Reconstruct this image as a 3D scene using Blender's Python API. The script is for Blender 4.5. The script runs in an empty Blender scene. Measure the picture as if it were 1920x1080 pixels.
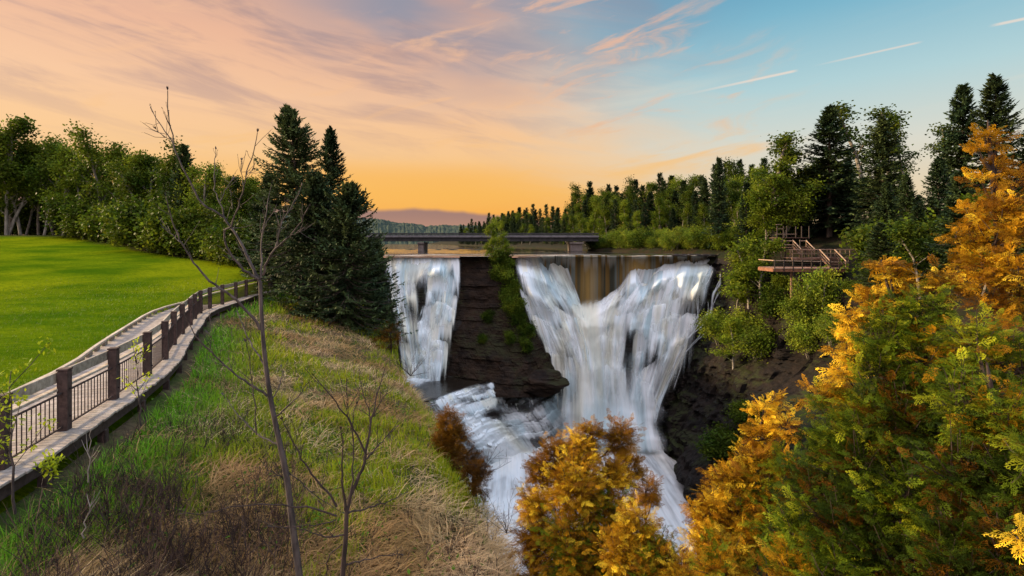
import bpy, math, random
import numpy as np
from mathutils import Vector

C = bpy.context.scene.collection
SC = bpy.context.scene
R = math.radians
F, HY = 960.0, 455.0            # focal length in photo pixels, horizon row


def at(px, py, Y):
    return np.stack([(np.asarray(px, float) - 960) / F * Y, np.asarray(Y, float) + 0 * np.asarray(px, float),
                     (HY - np.asarray(py, float)) / F * Y], -1)


def lin(r, g, b):
    f = lambda c: (c / 255 / 12.92) if c <= 10 else ((c / 255 + 0.055) / 1.055) ** 2.4
    return (f(r), f(g), f(b), 1)


# ------------------------------------------------------------------ camera
cam = bpy.data.cameras.new('camera')
cam.lens = 18.0
cam.sensor_width = 36.0
cam.shift_y = -(540 - HY) / 1920
cam.clip_start, cam.clip_end = 0.1, 20000
co = bpy.data.objects.new('camera', cam)
co.rotation_euler = (R(90), 0, 0)
C.objects.link(co)
SC.camera = co
SC.view_settings.view_transform = 'Standard'
SC.view_settings.look = 'None'
SC.view_settings.exposure = 1.0
SC.view_settings.gamma = 1.0
SC.render.film_transparent = False
SC.cycles.max_bounces = 6
SC.cycles.diffuse_bounces = 3
SC.cycles.transparent_max_bounces = 24
SC.cycles.use_denoising = True

SUN_AZ, SUN_EL = R(-76), R(17)


# ------------------------------------------------------------------ node helper
class NT:
    def __init__(self, tree):
        self.t = tree
        self.n = tree.nodes
        self.l = tree.links

    def new(self, typ, **kw):
        n = self.n.new(typ)
        for k, v in kw.items():
            setattr(n, k, v)
        return n

    def put(self, node, key, v):
        s = node.inputs[key]
        if isinstance(v, bpy.types.NodeSocket):
            self.l.new(v, s)
        else:
            try:
                s.default_value = v
            except Exception:
                s.default_value = tuple(v)[:3]
        return node

    def math(self, op, a, b=0.0, c=None, clamp=False):
        n = self.new('ShaderNodeMath', operation=op, use_clamp=clamp)
        self.put(n, 0, a)
        self.put(n, 1, b)
        if c is not None:
            self.put(n, 2, c)
        return n.outputs[0]

    def vmath(self, op, a, b=None):
        n = self.new('ShaderNodeVectorMath', operation=op)
        self.put(n, 0, a)
        if b is not None:
            self.put(n, 1, b)
        return n.outputs['Value'] if op in ('DOT_PRODUCT', 'LENGTH') else n.outputs[0]

    def mix(self, f, a, b, mode='MIX'):
        n = self.new('ShaderNodeMix', data_type='RGBA', blend_type=mode)
        n.clamp_factor = True
        self.put(n, 0, f)
        self.put(n, 6, a)
        self.put(n, 7, b)
        return n.outputs[2]

    def ramp(self, f, stops, interp='LINEAR'):
        n = self.new('ShaderNodeValToRGB')
        n.color_ramp.interpolation = interp
        e = n.color_ramp.elements
        while len(e) < len(stops):
            e.new(0.5)
        for el, (p, c) in zip(e, stops):
            el.position = p
            el.color = c if not isinstance(c, (int, float)) else (c, c, c, 1)
        self.put(n, 0, f)
        return n.outputs[0]

    def range(self, v, a, b, c=0.0, d=1.0, smooth=True):
        n = self.new('ShaderNodeMapRange', interpolation_type='SMOOTHSTEP' if smooth else 'LINEAR')
        for i, x in enumerate((v, a, b, c, d)):
            self.put(n, i, x)
        return n.outputs[0]

    def noise(self, vec, scale, detail=4, rough=0.55, dist=0.0, out=0):
        n = self.new('ShaderNodeTexNoise')
        self.put(n, 'Vector', vec)
        self.put(n, 'Scale', scale)
        self.put(n, 'Detail', detail)
        self.put(n, 'Roughness', rough)
        self.put(n, 'Distortion', dist)
        return n.outputs[out]

    def mapping(self, vec, scale=(1, 1, 1), rot=(0, 0, 0), loc=(0, 0, 0)):
        n = self.new('ShaderNodeMapping')
        self.put(n, 'Vector', vec)
        n.inputs['Scale'].default_value = scale
        n.inputs['Rotation'].default_value = rot
        n.inputs['Location'].default_value = loc
        return n.outputs[0]

    def comb(self, x, y, z):
        n = self.new('ShaderNodeCombineXYZ')
        for i, v in enumerate((x, y, z)):
            self.put(n, i, v)
        return n.outputs[0]

    def bump(self, h, strength=0.5, dist=0.1):
        n = self.new('ShaderNodeBump')
        self.put(n, 'Height', h)
        self.put(n, 'Strength', strength)
        self.put(n, 'Distance', dist)
        return n.outputs[0]


# ------------------------------------------------------------------ sky
def make_world():
    w = bpy.data.worlds.new('World')
    SC.world = w
    w.use_nodes = True
    g = NT(w.node_tree)
    g.n.clear()
    tc = g.new('ShaderNodeTexCoord')
    d = tc.outputs['Generated']
    sep = g.new('ShaderNodeSeparateXYZ')
    g.put(sep, 0, d)
    x, y, z = sep.outputs
    el = g.math('MULTIPLY', g.math('ARCSINE', z), 180 / math.pi)      # degrees
    az = g.math('MULTIPLY', g.math('ARCTAN2', x, y), 180 / math.pi)
    # streaky coordinates: stretched along the horizon, tilted a little
    tilt = g.math('ADD', el, g.math('MULTIPLY', az, 0.16))
    sv = g.comb(g.math('MULTIPLY', az, 0.045), g.math('MULTIPLY', tilt, 0.28), 0.0)
    tilt2 = g.math('SUBTRACT', el, g.math('MULTIPLY', az, 0.22))
    sv2 = g.comb(g.math('MULTIPLY', az, 0.06), g.math('MULTIPLY', tilt2, 0.25), 3.7)
    n1 = g.noise(sv, 1.25, 9, 0.6, 0.5)
    n2 = g.noise(sv2, 1.7, 8, 0.6, 0.5)
    n3 = g.noise(g.comb(g.math('MULTIPLY', az, 0.03), g.math('MULTIPLY', el, 0.08), 9.0), 1.2, 4, 0.5, 0.3)
    e01 = g.math('DIVIDE', el, 60.0, clamp=True)
    warm = g.ramp(e01, [(0.0, lin(240, 150, 84)), (0.05, lin(252, 172, 66)), (0.09, lin(254, 188, 88)),
                        (0.15, lin(254, 202, 138)), (0.24, lin(252, 200, 154)), (0.33, lin(242, 186, 150)), (0.43, lin(206, 164, 150)),
                        (0.60, lin(170, 160, 170)), (1.0, lin(170, 180, 200))])
    cool = g.ramp(e01, [(0.0, lin(242, 196, 140)), (0.07, lin(236, 210, 170)), (0.16, lin(220, 220, 206)),
                        (0.25, lin(182, 214, 218)), (0.36, lin(128, 186, 208)), (0.44, lin(88, 160, 194)),
                        (0.60, lin(96, 150, 184)), (1.0, lin(150, 175, 205))])
    # warm on the left, cool on the right; the border leans right near the horizon
    azb = g.math('ADD', az, g.math('MULTIPLY', el, 0.62))
    azb = g.math('ADD', azb, g.math('MULTIPLY', g.math('SUBTRACT', n1, 0.5), 26.0))
    fc = g.range(azb, 2.0, 34.0)
    back = g.range(g.math('ABSOLUTE', az), 70.0, 130.0)
    col = g.mix(fc, warm, cool)
    col = g.mix(back, col, g.ramp(e01, [(0.0, lin(200, 180, 180)), (0.4, lin(190, 190, 205)), (1, lin(190, 198, 215))]))
    left = g.math('SUBTRACT', 1.0, fc)
    # grey-mauve cloud bands on the warm side
    band = g.math('MULTIPLY', g.range(n1, 0.44, 0.66), g.range(el, 6.0, 19.0))
    band = g.math('MULTIPLY', band, g.math('MULTIPLY', left, 0.78))
    col = g.mix(band, col, lin(182, 148, 140))
    # blue-grey gaps high up in the middle
    gap = g.math('MULTIPLY', g.range(n3, 0.32, 0.58), g.range(el, 11.0, 24.0))
    gap = g.math('MULTIPLY', gap, g.math('SUBTRACT', 1.0, g.range(g.math('ABSOLUTE', g.math('SUBTRACT', az, 0.0)), 12.0, 30.0)))
    col = g.mix(g.math('MULTIPLY', gap, 0.85), col, lin(140, 148, 166))
    # bright wisps
    wis = g.math('MULTIPLY', g.range(n2, 0.52, 0.75), g.range(el, 3.0, 10.0))
    wl = g.math('MULTIPLY', wis, g.math('MULTIPLY', g.math('SUBTRACT', 1.0, g.range(azb, 22.0, 44.0)), 0.75))
    col = g.mix(wl, col, g.mix(g.range(el, 5.0, 20.0), lin(255, 196, 104), lin(252, 196, 152)))
    pink = g.math('MULTIPLY', g.range(n2, 0.50, 0.72), g.math('MULTIPLY', g.range(el, 9.0, 15.0), g.range(azb, 10.0, 18.0)))
    pink = g.math('MULTIPLY', pink, g.math('SUBTRACT', 1.0, g.range(az, 12.0, 30.0)))
    col = g.mix(g.math('MULTIPLY', pink, 0.8), col, lin(236, 186, 158))
    hz = g.math('MULTIPLY', g.range(g.noise(g.comb(g.math('MULTIPLY', az, 0.02), g.math('MULTIPLY', g.math('SUBTRACT', el, g.math('MULTIPLY', az, 0.12)), 0.35), 1.0), 1.0, 3), 0.52, 0.7),
                g.math('MULTIPLY', g.range(el, 6.0, 10.0), g.math('SUBTRACT', 1.0, g.range(el, 14.0, 22.0))))
    hz = g.math('MULTIPLY', hz, fc)
    col = g.mix(g.math('MULTIPLY', hz, 0.45), col, lin(228, 222, 205))
    # yellow glow just above the low bank of cloud
    glow = g.math('MULTIPLY', g.math('SUBTRACT', 1.0, g.range(g.math('ABSOLUTE', g.math('SUBTRACT', el, 6.0)), 0.5, 4.0)),
                  g.math('SUBTRACT', 1.0, g.range(g.math('ABSOLUTE', g.math('ADD', az, 12.0)), 4.0, 22.0)))
    col = g.mix(g.math('MULTIPLY', glow, 0.7), col, lin(255, 184, 70))
    # low bank of purple cloud on the horizon
    nb = g.noise(g.comb(g.math('MULTIPLY', az, 0.11), 0.0, 0.0), 1.0, 4, 0.5)
    top = g.math('ADD', 3.7, g.math('MULTIPLY', g.math('SUBTRACT', nb, 0.5), 1.6))
    top = g.math('SUBTRACT', top, g.math('MULTIPLY', g.math('MAXIMUM', g.math('ADD', az, 8.0), 0.0), 0.10))
    dlt = g.math('SUBTRACT', top, el)
    low = g.math('MULTIPLY', g.range(dlt, -0.25, 0.35), g.math('SUBTRACT', 1.0, g.range(az, 2.0, 16.0)))
    col = g.mix(g.math('MULTIPLY', low, 0.92), col, g.mix(g.range(el, 0.5, 3.5), lin(186, 140, 122), lin(150, 112, 112)))
    # contrails: thin arcs between two directions each
    def trail(a, b, wdt, s0, s1, strength):
        nonlocal col
        va = Vector(((a[0] - 960) / F, 1, (HY - a[1]) / F)).normalized()
        vb = Vector(((b[0] - 960) / F, 1, (HY - b[1]) / F)).normalized()
        nn = va.cross(vb).normalized()
        tt = (vb - va).normalized()
        dd = g.math('ABSOLUTE', g.vmath('DOT_PRODUCT', d, tuple(nn)))
        along = g.vmath('DOT_PRODUCT', d, tuple(tt))
        a0, a1 = va.dot(tt), vb.dot(tt)
        m = g.math('SUBTRACT', 1.0, g.range(dd, wdt * 0.2, wdt))
        m = g.math('MULTIPLY', m, g.math('MULTIPLY', g.range(along, a0, a0 + (a1 - a0) * s0),
                                         g.math('SUBTRACT', 1.0, g.range(along, a1 - (a1 - a0) * s1, a1))))
        m = g.math('MULTIPLY', m, g.math('MULTIPLY', g.range(y, 0.0, 0.1), strength))
        col = g.mix(m, col, lin(246, 226, 208))
    trail((1255, 184), (1500, 131), 0.0030, 0.75, 0.06, 0.75)
    trail((1515, 126), (1735, 77), 0.0022, 0.5, 0.1, 0.55)
    trail((1850, 50), (1960, 27), 0.0028, 0.3, 0.1, 0.75)
    # physical sky underneath
    sky = g.new('ShaderNodeTexSky', sky_type='NISHITA')
    sky.sun_disc = False
    sky.sun_elevation = SUN_EL
    sky.sun_rotation = SUN_AZ
    b1 = g.new('ShaderNodeBackground')
    g.put(b1, 0, sky.outputs[0])
    g.put(b1, 1, 0.05)
    b2 = g.new('ShaderNodeBackground')
    # unseen sky overhead and behind, brightened as added fill light for the ground
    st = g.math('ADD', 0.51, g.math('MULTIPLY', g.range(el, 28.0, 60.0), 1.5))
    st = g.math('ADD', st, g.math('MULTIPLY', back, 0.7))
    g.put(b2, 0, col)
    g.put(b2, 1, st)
    ad = g.new('ShaderNodeMixShader')
    g.put(ad, 0, 0.90)
    g.l.new(b1.outputs[0], ad.inputs[1])
    g.l.new(b2.outputs[0], ad.inputs[2])
    out = g.new('ShaderNodeOutputWorld')
    g.l.new(ad.outputs[0], out.inputs[0])


make_world()
sun = bpy.data.lights.new('sun', 'SUN')
sun.energy = 5.0
sun.angle = R(4)
sun.color = (1.0, 0.74, 0.44)
so = bpy.data.objects.new('sun', sun)
sd = Vector((math.sin(SUN_AZ) * math.cos(SUN_EL), math.cos(SUN_AZ) * math.cos(SUN_EL), math.sin(SUN_EL)))
so.rotation_euler = (-sd).to_track_quat('-Z', 'Y').to_euler()
so.location = (-40, 10, 60)
C.objects.link(so)


# ------------------------------------------------------------------ numeric noise
def _h(ix, iy, iz, seed):
    with np.errstate(over='ignore'):
        n = (ix.astype(np.int64) * 374761393 + iy.astype(np.int64) * 668265263 + iz.astype(np.int64) * 2147483647 + seed * 144665) & 0xFFFFFFFF
        n = ((n ^ (n >> 13)) * 1274126177) & 0xFFFFFFFF
        n = (n ^ (n >> 16)) & 0xFFFFFF
    return n / float(0xFFFFFF)


def hsh(a, b=0, seed=0):
    a = np.floor(np.asarray(a, float)).astype(np.int64)
    b = np.floor(np.asarray(b, float) + 0 * a).astype(np.int64)
    return _h(a, b, np.zeros_like(a), seed)


def vn(x, y=0.0, z=0.0, seed=0):
    x, y, z = np.broadcast_arrays(np.asarray(x, float), np.asarray(y, float), np.asarray(z, float))
    ix, iy, iz = np.floor(x), np.floor(y), np.floor(z)
    fx, fy, fz = x - ix, y - iy, z - iz
    s = lambda t: t * t * (3 - 2 * t)
    fx, fy, fz = s(fx), s(fy), s(fz)
    r = 0
    for dx in (0, 1):
        for dy in (0, 1):
            for dz in (0, 1):
                w = (fx if dx else 1 - fx) * (fy if dy else 1 - fy) * (fz if dz else 1 - fz)
                r = r + w * _h(ix + dx, iy + dy, iz + dz, seed)
    return r


def fbm(x, y=0.0, z=0.0, o=4, seed=0):
    r, a, t = 0, 1.0, 0
    for k in range(o):
        f = 2.03 ** k
        r = r + a * vn(np.asarray(x) * f, np.asarray(y) * f, np.asarray(z) * f, seed + k * 17)
        t += a
        a *= 0.5
    return r / t


def sstep(x, a, b):
    t = np.clip((np.asarray(x, float) - a) / (b - a), 0, 1)
    return t * t * (3 - 2 * t)


def unit(v):
    return v / np.maximum(np.linalg.norm(v, axis=-1, keepdims=True), 1e-9)


# ------------------------------------------------------------------ mesh helpers
def mk(name, V, faces, mat, parent=None, col=None, uv=None, smooth=False, extra=None):
    """faces: list of (n,k) index arrays"""
    V = np.ascontiguousarray(V, dtype=np.float32).reshape(-1, 3)
    if not isinstance(faces, list):
        faces = [faces]
    faces = [np.asarray(f, dtype=np.int32) for f in faces if len(f)]
    me = bpy.data.meshes.new(name)
    loops = np.concatenate([f.ravel() for f in faces]).astype(np.int32)
    tot = np.concatenate([np.full(len(f), f.shape[1], np.int32) for f in faces])
    start = np.concatenate([[0], np.cumsum(tot)[:-1]]).astype(np.int32)
    me.vertices.add(len(V))
    me.vertices.foreach_set('co', V.ravel())
    me.loops.add(len(loops))
    me.loops.foreach_set('vertex_index', loops)
    me.polygons.add(len(tot))
    me.polygons.foreach_set('loop_start', start)
    if smooth:
        me.polygons.foreach_set('use_smooth', np.ones(len(tot), bool))
    else:
        me.polygons.foreach_set('use_smooth', np.zeros(len(tot), bool))
    me.update(calc_edges=True)
    if col is not None:
        a = me.color_attributes.new('Col', 'FLOAT_COLOR', 'POINT')
        c = np.ones((len(V), 4), np.float32)
        c[:, :3] = np.asarray(col, np.float32)[:, :3]
        a.data.foreach_set('color', c.ravel())
    if extra:
        for k, arr in extra.items():
            a = me.attributes.new(k, 'FLOAT', 'POINT')
            a.data.foreach_set('value', np.ascontiguousarray(arr, np.float32).ravel())
    if uv is not None:
        l = me.uv_layers.new(name='UVMap')
        l.data.foreach_set('uv', np.ascontiguousarray(np.asarray(uv, np.float32)[loops]).ravel())
    if mat is not None:
        me.materials.append(mat)
    o = bpy.data.objects.new(name, me)
    C.objects.link(o)
    if parent is not None:
        o.parent = parent
    return o


def tag(o, label, cat, group=None, kind=None):
    o['label'] = label
    o['category'] = cat
    if group:
        o['group'] = group
    if kind:
        o['kind'] = kind
    return o


def empty(name, loc, label, cat, group=None, rz=0.0, s=1.0):
    o = bpy.data.objects.new(name, None)
    o.location = loc
    o.rotation_euler = (0, 0, rz)
    o.scale = (s, s, s) if not isinstance(s, tuple) else s
    C.objects.link(o)
    return tag(o, label, cat, group)


def copy_tree(src, loc, rz, s, label, group=None):
    c = src.copy()
    C.objects.link(c)
    c.location = loc
    c.rotation_euler = (0, 0, rz)
    c.scale = s if isinstance(s, tuple) else (s, s, s)
    c['label'] = label
    if group:
        c['group'] = group
    elif 'group' in c:
        del c['group']
    for ch in src.children:
        k = ch.copy()
        C.objects.link(k)
        k.parent = c
    return c


def gridq(nu, nv, off=0):
    i = np.arange(nu - 1)[:, None] * nv + np.arange(nv - 1)[None, :]
    i = i.ravel() + off
    return np.stack([i, i + nv, i + nv + 1, i + 1], -1)


class MB:
    """collects pieces for ONE mesh"""
    def __init__(s):
        s.V, s.F, s.C, s.n = [], {}, [], 0

    def add(s, V, faces, col=None):
        V = np.asarray(V, float).reshape(-1, 3)
        for f in (faces if isinstance(faces, list) else [faces]):
            f = np.asarray(f)
            if len(f):
                s.F.setdefault(f.shape[1], []).append(f + s.n)
        s.V.append(V)
        c = np.ones((len(V), 3))
        if col is not None:
            c[:] = col
        s.C.append(c)
        s.n += len(V)

    def tube(s, P, r, n=6, col=None, cap=True):
        P = np.asarray(P, float)
        r = np.broadcast_to(np.asarray(r, float), (len(P),))
        T = unit(np.gradient(P, axis=0))
        ref = np.array([0, 0, 1.0]) if abs(T[:, 2]).mean() < 0.85 else np.array([1.0, 0, 0])
        A = unit(np.cross(T, ref))
        B = np.cross(T, A)
        th = np.arange(n) / n * 2 * math.pi
        V = P[:, None] + r[:, None, None] * (np.cos(th)[None, :, None] * A[:, None] + np.sin(th)[None, :, None] * B[:, None])
        k = len(P)
        i = np.arange(k - 1)[:, None] * n
        j = np.arange(n)[None]
        q = np.stack([i + j, i + (j + 1) % n, i + n + (j + 1) % n, i + n + j], -1).reshape(-1, 4)
        fs = [q]
        if cap:
            fs += [np.arange(n)[None, ::-1], (np.arange(n) + (k - 1) * n)[None]]
        s.add(V, fs, col)

    def box(s, c, sx, sy, sz, ux=(1, 0, 0), uz=(0, 0, 1), col=None):
        """box centred at c; ux its local x direction"""
        ux = np.asarray(ux, float)
        ux = ux / np.linalg.norm(ux)
        uz = np.asarray(uz, float)
        uy = np.cross(uz, ux)
        uy = uy / np.linalg.norm(uy)
        uz = np.cross(ux, uy)
        b = min(sx, sy, sz) * 0.12
        V = []
        for zz, rr in ((-sz / 2, b), (-sz / 2 + b, 0), (sz / 2 - b, 0), (sz / 2, b)):
            for (a, d) in ((-1, -1), (1, -1), (1, 1), (-1, 1)):
                V.append(np.asarray(c) + ux * a * (sx / 2 - rr) + uy * d * (sy / 2 - rr) + uz * zz)
        q = [[3, 2, 1, 0], [12, 13, 14, 15]]
        for k in range(3):
            for j in range(4):
                q.append([k * 4 + j, k * 4 + (j + 1) % 4, k * 4 + 4 + (j + 1) % 4, k * 4 + 4 + j])
        s.add(np.array(V), np.array(q), col)

    def beam(s, a, b, w, h, col=None, up=(0, 0, 1)):
        a, b = np.asarray(a, float), np.asarray(b, float)
        s.box((a + b) / 2, np.linalg.norm(b - a), w, h, b - a, up, col)

    def cards(s, P, U, W, L, Wd, col=None):
        P = np.asarray(P, float)
        L = np.broadcast_to(np.asarray(L, float), (len(P),))[:, None]
        Wd = np.broadcast_to(np.asarray(Wd, float), (len(P),))[:, None]
        V = np.stack([P, P + U * L * 0.5 + W * Wd * 0.5, P + U * L, P + U * L * 0.5 - W * Wd * 0.5], 1).reshape(-1, 3)
        q = np.arange(len(P) * 4).reshape(-1, 4)
        s.add(V, q, None if col is None else np.repeat(np.broadcast_to(col, (len(P), 3)), 4, 0))

    def build(s, name, mat, parent=None, base=None, smooth=False):
        V = np.concatenate(s.V)
        if base is not None:
            V = V - np.asarray(base, float)
        return mk(name, V, [np.concatenate(f) for f in s.F.values()], mat, parent, col=np.concatenate(s.C), smooth=smooth)


# ------------------------------------------------------------------ materials
def material(name):
    m = bpy.data.materials.new(name)
    m.use_nodes = True
    g = NT(m.node_tree)
    g.n.clear()
    out = g.new('ShaderNodeOutputMaterial')
    return m, g, out


def principled(g, col, rough=0.7, normal=None, spec=0.3, metal=0.0):
    p = g.new('ShaderNodeBsdfPrincipled')
    g.put(p, 'Base Color', col)
    g.put(p, 'Roughness', rough)
    g.put(p, 'Specular IOR Level', spec)
    g.put(p, 'Metallic', metal)
    if normal is not None:
        g.put(p, 'Normal', normal)
    return p


def attr(g, name, out='Color'):
    a = g.new('ShaderNodeAttribute')
    a.attribute_name = name
    return a.outputs[out]


def leaf_mat(name, c1, c2, trans=0.35, rnd=0.35, scale=0.8):
    """leaf colour = attribute tint x (clumps of c1/c2), a little different for every plant"""
    m, g, out = material(name)
    oc = g.new('ShaderNodeTexCoord').outputs['Object']
    n = g.noise(oc, scale, 3)
    info = g.new('ShaderNodeObjectInfo').outputs['Random']
    f = g.math('ADD', g.range(n, 0.35, 0.65), g.math('MULTIPLY', g.math('SUBTRACT', info, 0.5), rnd * 1.5), clamp=True)
    c = g.mix(f, c1 + (1,), c2 + (1,))
    c = g.mix(1.0, c, attr(g, 'Col'), 'MULTIPLY')
    hsv = g.new('ShaderNodeHueSaturation')
    g.put(hsv, 'Color', c)
    g.put(hsv, 'Value', g.math('ADD', 1 - rnd / 2, g.math('MULTIPLY', info, rnd)))
    c = hsv.outputs[0]
    p = principled(g, c, 0.6, spec=0.07)
    t = g.new('ShaderNodeBsdfTranslucent')
    g.put(t, 0, c)
    mx = g.new('ShaderNodeMixShader')
    g.put(mx, 0, trans)
    g.l.new(p.outputs[0], mx.inputs[1])
    g.l.new(t.outputs[0], mx.inputs[2])
    g.l.new(mx.outputs[0], out.inputs[0])
    return m


def bark_mat(name, c1, c2, scale=6.0):
    m, g, out = material(name)
    oc = g.new('ShaderNodeTexCoord').outputs['Object']
    v = g.mapping(oc, (1, 1, 0.25))
    n = g.noise(v, scale, 6, 0.65)
    p = principled(g, g.mix(g.range(n, 0.35, 0.65), c1 + (1,), c2 + (1,)), 0.85, g.bump(n, 0.6, 0.02))
    g.l.new(p.outputs[0], out.inputs[0])
    return m


def wood_mat(name, c1, c2, scale=8.0, rough=0.75):
    m, g, out = material(name)
    oc = g.new('ShaderNodeTexCoord').outputs['Object']
    n = g.noise(oc, scale, 6, 0.7)
    n2 = g.noise(oc, 0.9, 3)
    c = g.mix(g.range(n, 0.3, 0.7), c1 + (1,), c2 + (1,))
    c = g.mix(1.0, c, attr(g, 'Col'), 'MULTIPLY')
    c = g.mix(g.math('MULTIPLY', g.range(n2, 0.5, 0.75), 0.35), c, (c1[0] * .45, c1[1] * .45, c1[2] * .42, 1))
    p = principled(g, c, rough, g.bump(n, 0.4, 0.01))
    g.l.new(p.outputs[0], out.inputs[0])
    return m


def rock_mat(name, c1, c2, moss=(0.04, 0.055, 0.012), mossy=0.5, wet=0.55, spec=0.25, glint=1.5):
    m, g, out = material(name)
    geo = g.new('ShaderNodeNewGeometry')
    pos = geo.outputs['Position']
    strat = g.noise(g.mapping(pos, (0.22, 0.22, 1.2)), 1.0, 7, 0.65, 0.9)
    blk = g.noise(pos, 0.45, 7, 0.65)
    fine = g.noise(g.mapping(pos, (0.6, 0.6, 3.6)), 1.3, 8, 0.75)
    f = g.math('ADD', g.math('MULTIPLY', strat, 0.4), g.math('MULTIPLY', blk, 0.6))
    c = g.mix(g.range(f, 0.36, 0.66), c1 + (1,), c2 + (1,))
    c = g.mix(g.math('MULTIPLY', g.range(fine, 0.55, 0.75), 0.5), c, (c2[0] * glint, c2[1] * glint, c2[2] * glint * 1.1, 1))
    sep = g.new('ShaderNodeSeparateXYZ')
    g.put(sep, 0, geo.outputs['Normal'])
    up = g.range(sep.outputs[2], 0.25, 0.75)
    patch = g.range(g.noise(pos, 0.16, 4, 0.6), 0.46, 0.60)
    mf = g.math('MULTIPLY', g.math('MULTIPLY', up, patch), mossy)
    c = g.mix(mf, c, moss + (1,))
    h = g.math('ADD', g.math('MULTIPLY', strat, 0.6), fine)
    p = principled(g, c, g.range(blk, 0.3, 0.7, wet - 0.18, wet + 0.2), g.bump(h, 0.9, 0.35), spec)
    g.l.new(p.outputs[0], out.inputs[0])
    return m


M = {}
M['spruce'] = leaf_mat('spruce_needles', (0.018, 0.034, 0.016), (0.048, 0.066, 0.022), 0.15, 0.3, 0.5)
M['far_spruce'] = leaf_mat('far_spruce_needles', (0.014, 0.030, 0.016), (0.034, 0.052, 0.018), 0.15, 0.5, 0.3)
M['leaf'] = leaf_mat('aspen_leaves', (0.050, 0.090, 0.006), (0.120, 0.165, 0.012), 0.4, 0.55, 0.35)
M['leaf_dark'] = leaf_mat('maple_leaves', (0.028, 0.056, 0.005), (0.080, 0.115, 0.009), 0.35, 0.45, 0.3)
M['bush'] = leaf_mat('bush_leaves', (0.085, 0.135, 0.012), (0.180, 0.235, 0.022), 0.4, 0.45, 0.6)
M['cedar'] = leaf_mat('cedar_sprays', (1.0, 1.0, 1.0), (0.72, 0.75, 0.7), 0.35, 0.0, 2.0)
M['grass'] = leaf_mat('grass_blades', (1, 1, 1), (0.8, 0.85, 0.8), 0.35, 0.0, 0.7)
M['bark'] = bark_mat('spruce_bark', (0.030, 0.022, 0.016), (0.085, 0.065, 0.050))
M['pale_bark'] = bark_mat('birch_bark', (0.10, 0.085, 0.065), (0.26, 0.23, 0.19), 3.0)
M['sapling'] = bark_mat('sapling_bark', (0.018, 0.014, 0.012), (0.070, 0.055, 0.047), 14.0)
M['dark_sapling'] = bark_mat('dark_sapling_bark', (0.016, 0.010, 0.008), (0.045, 0.030, 0.024), 14.0)
M['deck'] = wood_mat('weathered_decking', (0.19, 0.158, 0.130), (0.37, 0.315, 0.265), 7.0)
M['rail'] = wood_mat('rail_wood', (0.26, 0.20, 0.14), (0.52, 0.44, 0.34), 9.0)
M['post'] = wood_mat('brown_post_wood', (0.028, 0.015, 0.012), (0.075, 0.046, 0.038), 10.0)
M['plat'] = wood_mat('platform_wood', (0.12, 0.060, 0.038), (0.26, 0.145, 0.095), 3.0)
M['plat_dark'] = wood_mat('platform_dark_wood', (0.03, 0.024, 0.02), (0.075, 0.055, 0.045), 3.0)
M['plat_pale'] = wood_mat('platform_rail_wood', (0.22, 0.135, 0.085), (0.40, 0.28, 0.19), 3.0)
M['conc'] = wood_mat('bridge_concrete', (0.10, 0.09, 0.085), (0.18, 0.16, 0.15), 1.0)
M['steel'] = wood_mat('bridge_steel', (0.018, 0.017, 0.018), (0.05, 0.045, 0.045), 1.0, 0.6)
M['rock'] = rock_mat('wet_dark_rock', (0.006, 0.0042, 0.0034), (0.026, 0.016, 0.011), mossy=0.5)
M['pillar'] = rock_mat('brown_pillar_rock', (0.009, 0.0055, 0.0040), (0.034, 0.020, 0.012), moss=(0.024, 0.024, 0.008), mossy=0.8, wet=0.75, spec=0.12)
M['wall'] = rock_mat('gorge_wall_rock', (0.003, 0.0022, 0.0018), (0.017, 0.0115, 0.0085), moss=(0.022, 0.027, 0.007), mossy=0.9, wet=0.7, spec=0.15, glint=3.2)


def lawn_mat():
    m, g, out = material('mown_grass')
    pos = g.new('ShaderNodeNewGeometry').outputs['Position']
    n1 = g.noise(g.mapping(pos, (0.16, 0.34, 0.0), (0, 0, R(32))), 1.0, 5, 0.6)
    n2 = g.noise(pos, 0.07, 4)
    n3 = g.noise(g.mapping(pos, (1.6, 5.0, 1)), 1.5, 5, 0.75)
    c = g.mix(g.range(n1, 0.35, 0.68), (0.038, 0.080, 0.002, 1), (0.092, 0.134, 0.003, 1))
    c = g.mix(g.math('MULTIPLY', g.range(n2, 0.40, 0.62), 0.75), c, (0.165, 0.190, 0.004, 1))
    c = g.mix(g.math('MULTIPLY', g.range(n3, 0.40, 0.70), 0.65), c, (0.014, 0.048, 0.002, 1))
    fl = g.mix(g.noise(pos, 0.5, 4), (0.018, 0.020, 0.008, 1), (0.055, 0.055, 0.020, 1))
    c = g.mix(attr(g, 'wood', 'Fac'), c, fl)
    p = principled(g, c, 0.9, g.bump(n3, 0.7, 0.12), 0.0)
    g.l.new(p.outputs[0], out.inputs[0])
    return m


def soil_mat(name, c1, c2):
    m, g, out = material(name)
    pos = g.new('ShaderNodeNewGeometry').outputs['Position']
    n1 = g.noise(pos, 0.5, 5)
    n2 = g.noise(pos, 6.0, 6, 0.7)
    c = g.mix(g.range(n1, 0.4, 0.6), c1, c2)
    c = g.mix(g.math('MULTIPLY', g.range(n2, 0.4, 0.7), 0.6), c, (0.022, 0.015, 0.009, 1))
    p = principled(g, c, 0.95, g.bump(n2, 1.0, 0.1), 0.1)
    g.l.new(p.outputs[0], out.inputs[0])
    return m


M['lawn'] = lawn_mat()
M['soil'] = soil_mat('grassy_soil', (0.050, 0.075, 0.012, 1), (0.120, 0.085, 0.045, 1))
M['floor'] = soil_mat('forest_soil', (0.009, 0.014, 0.004, 1), (0.020, 0.015, 0.008, 1))


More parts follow.
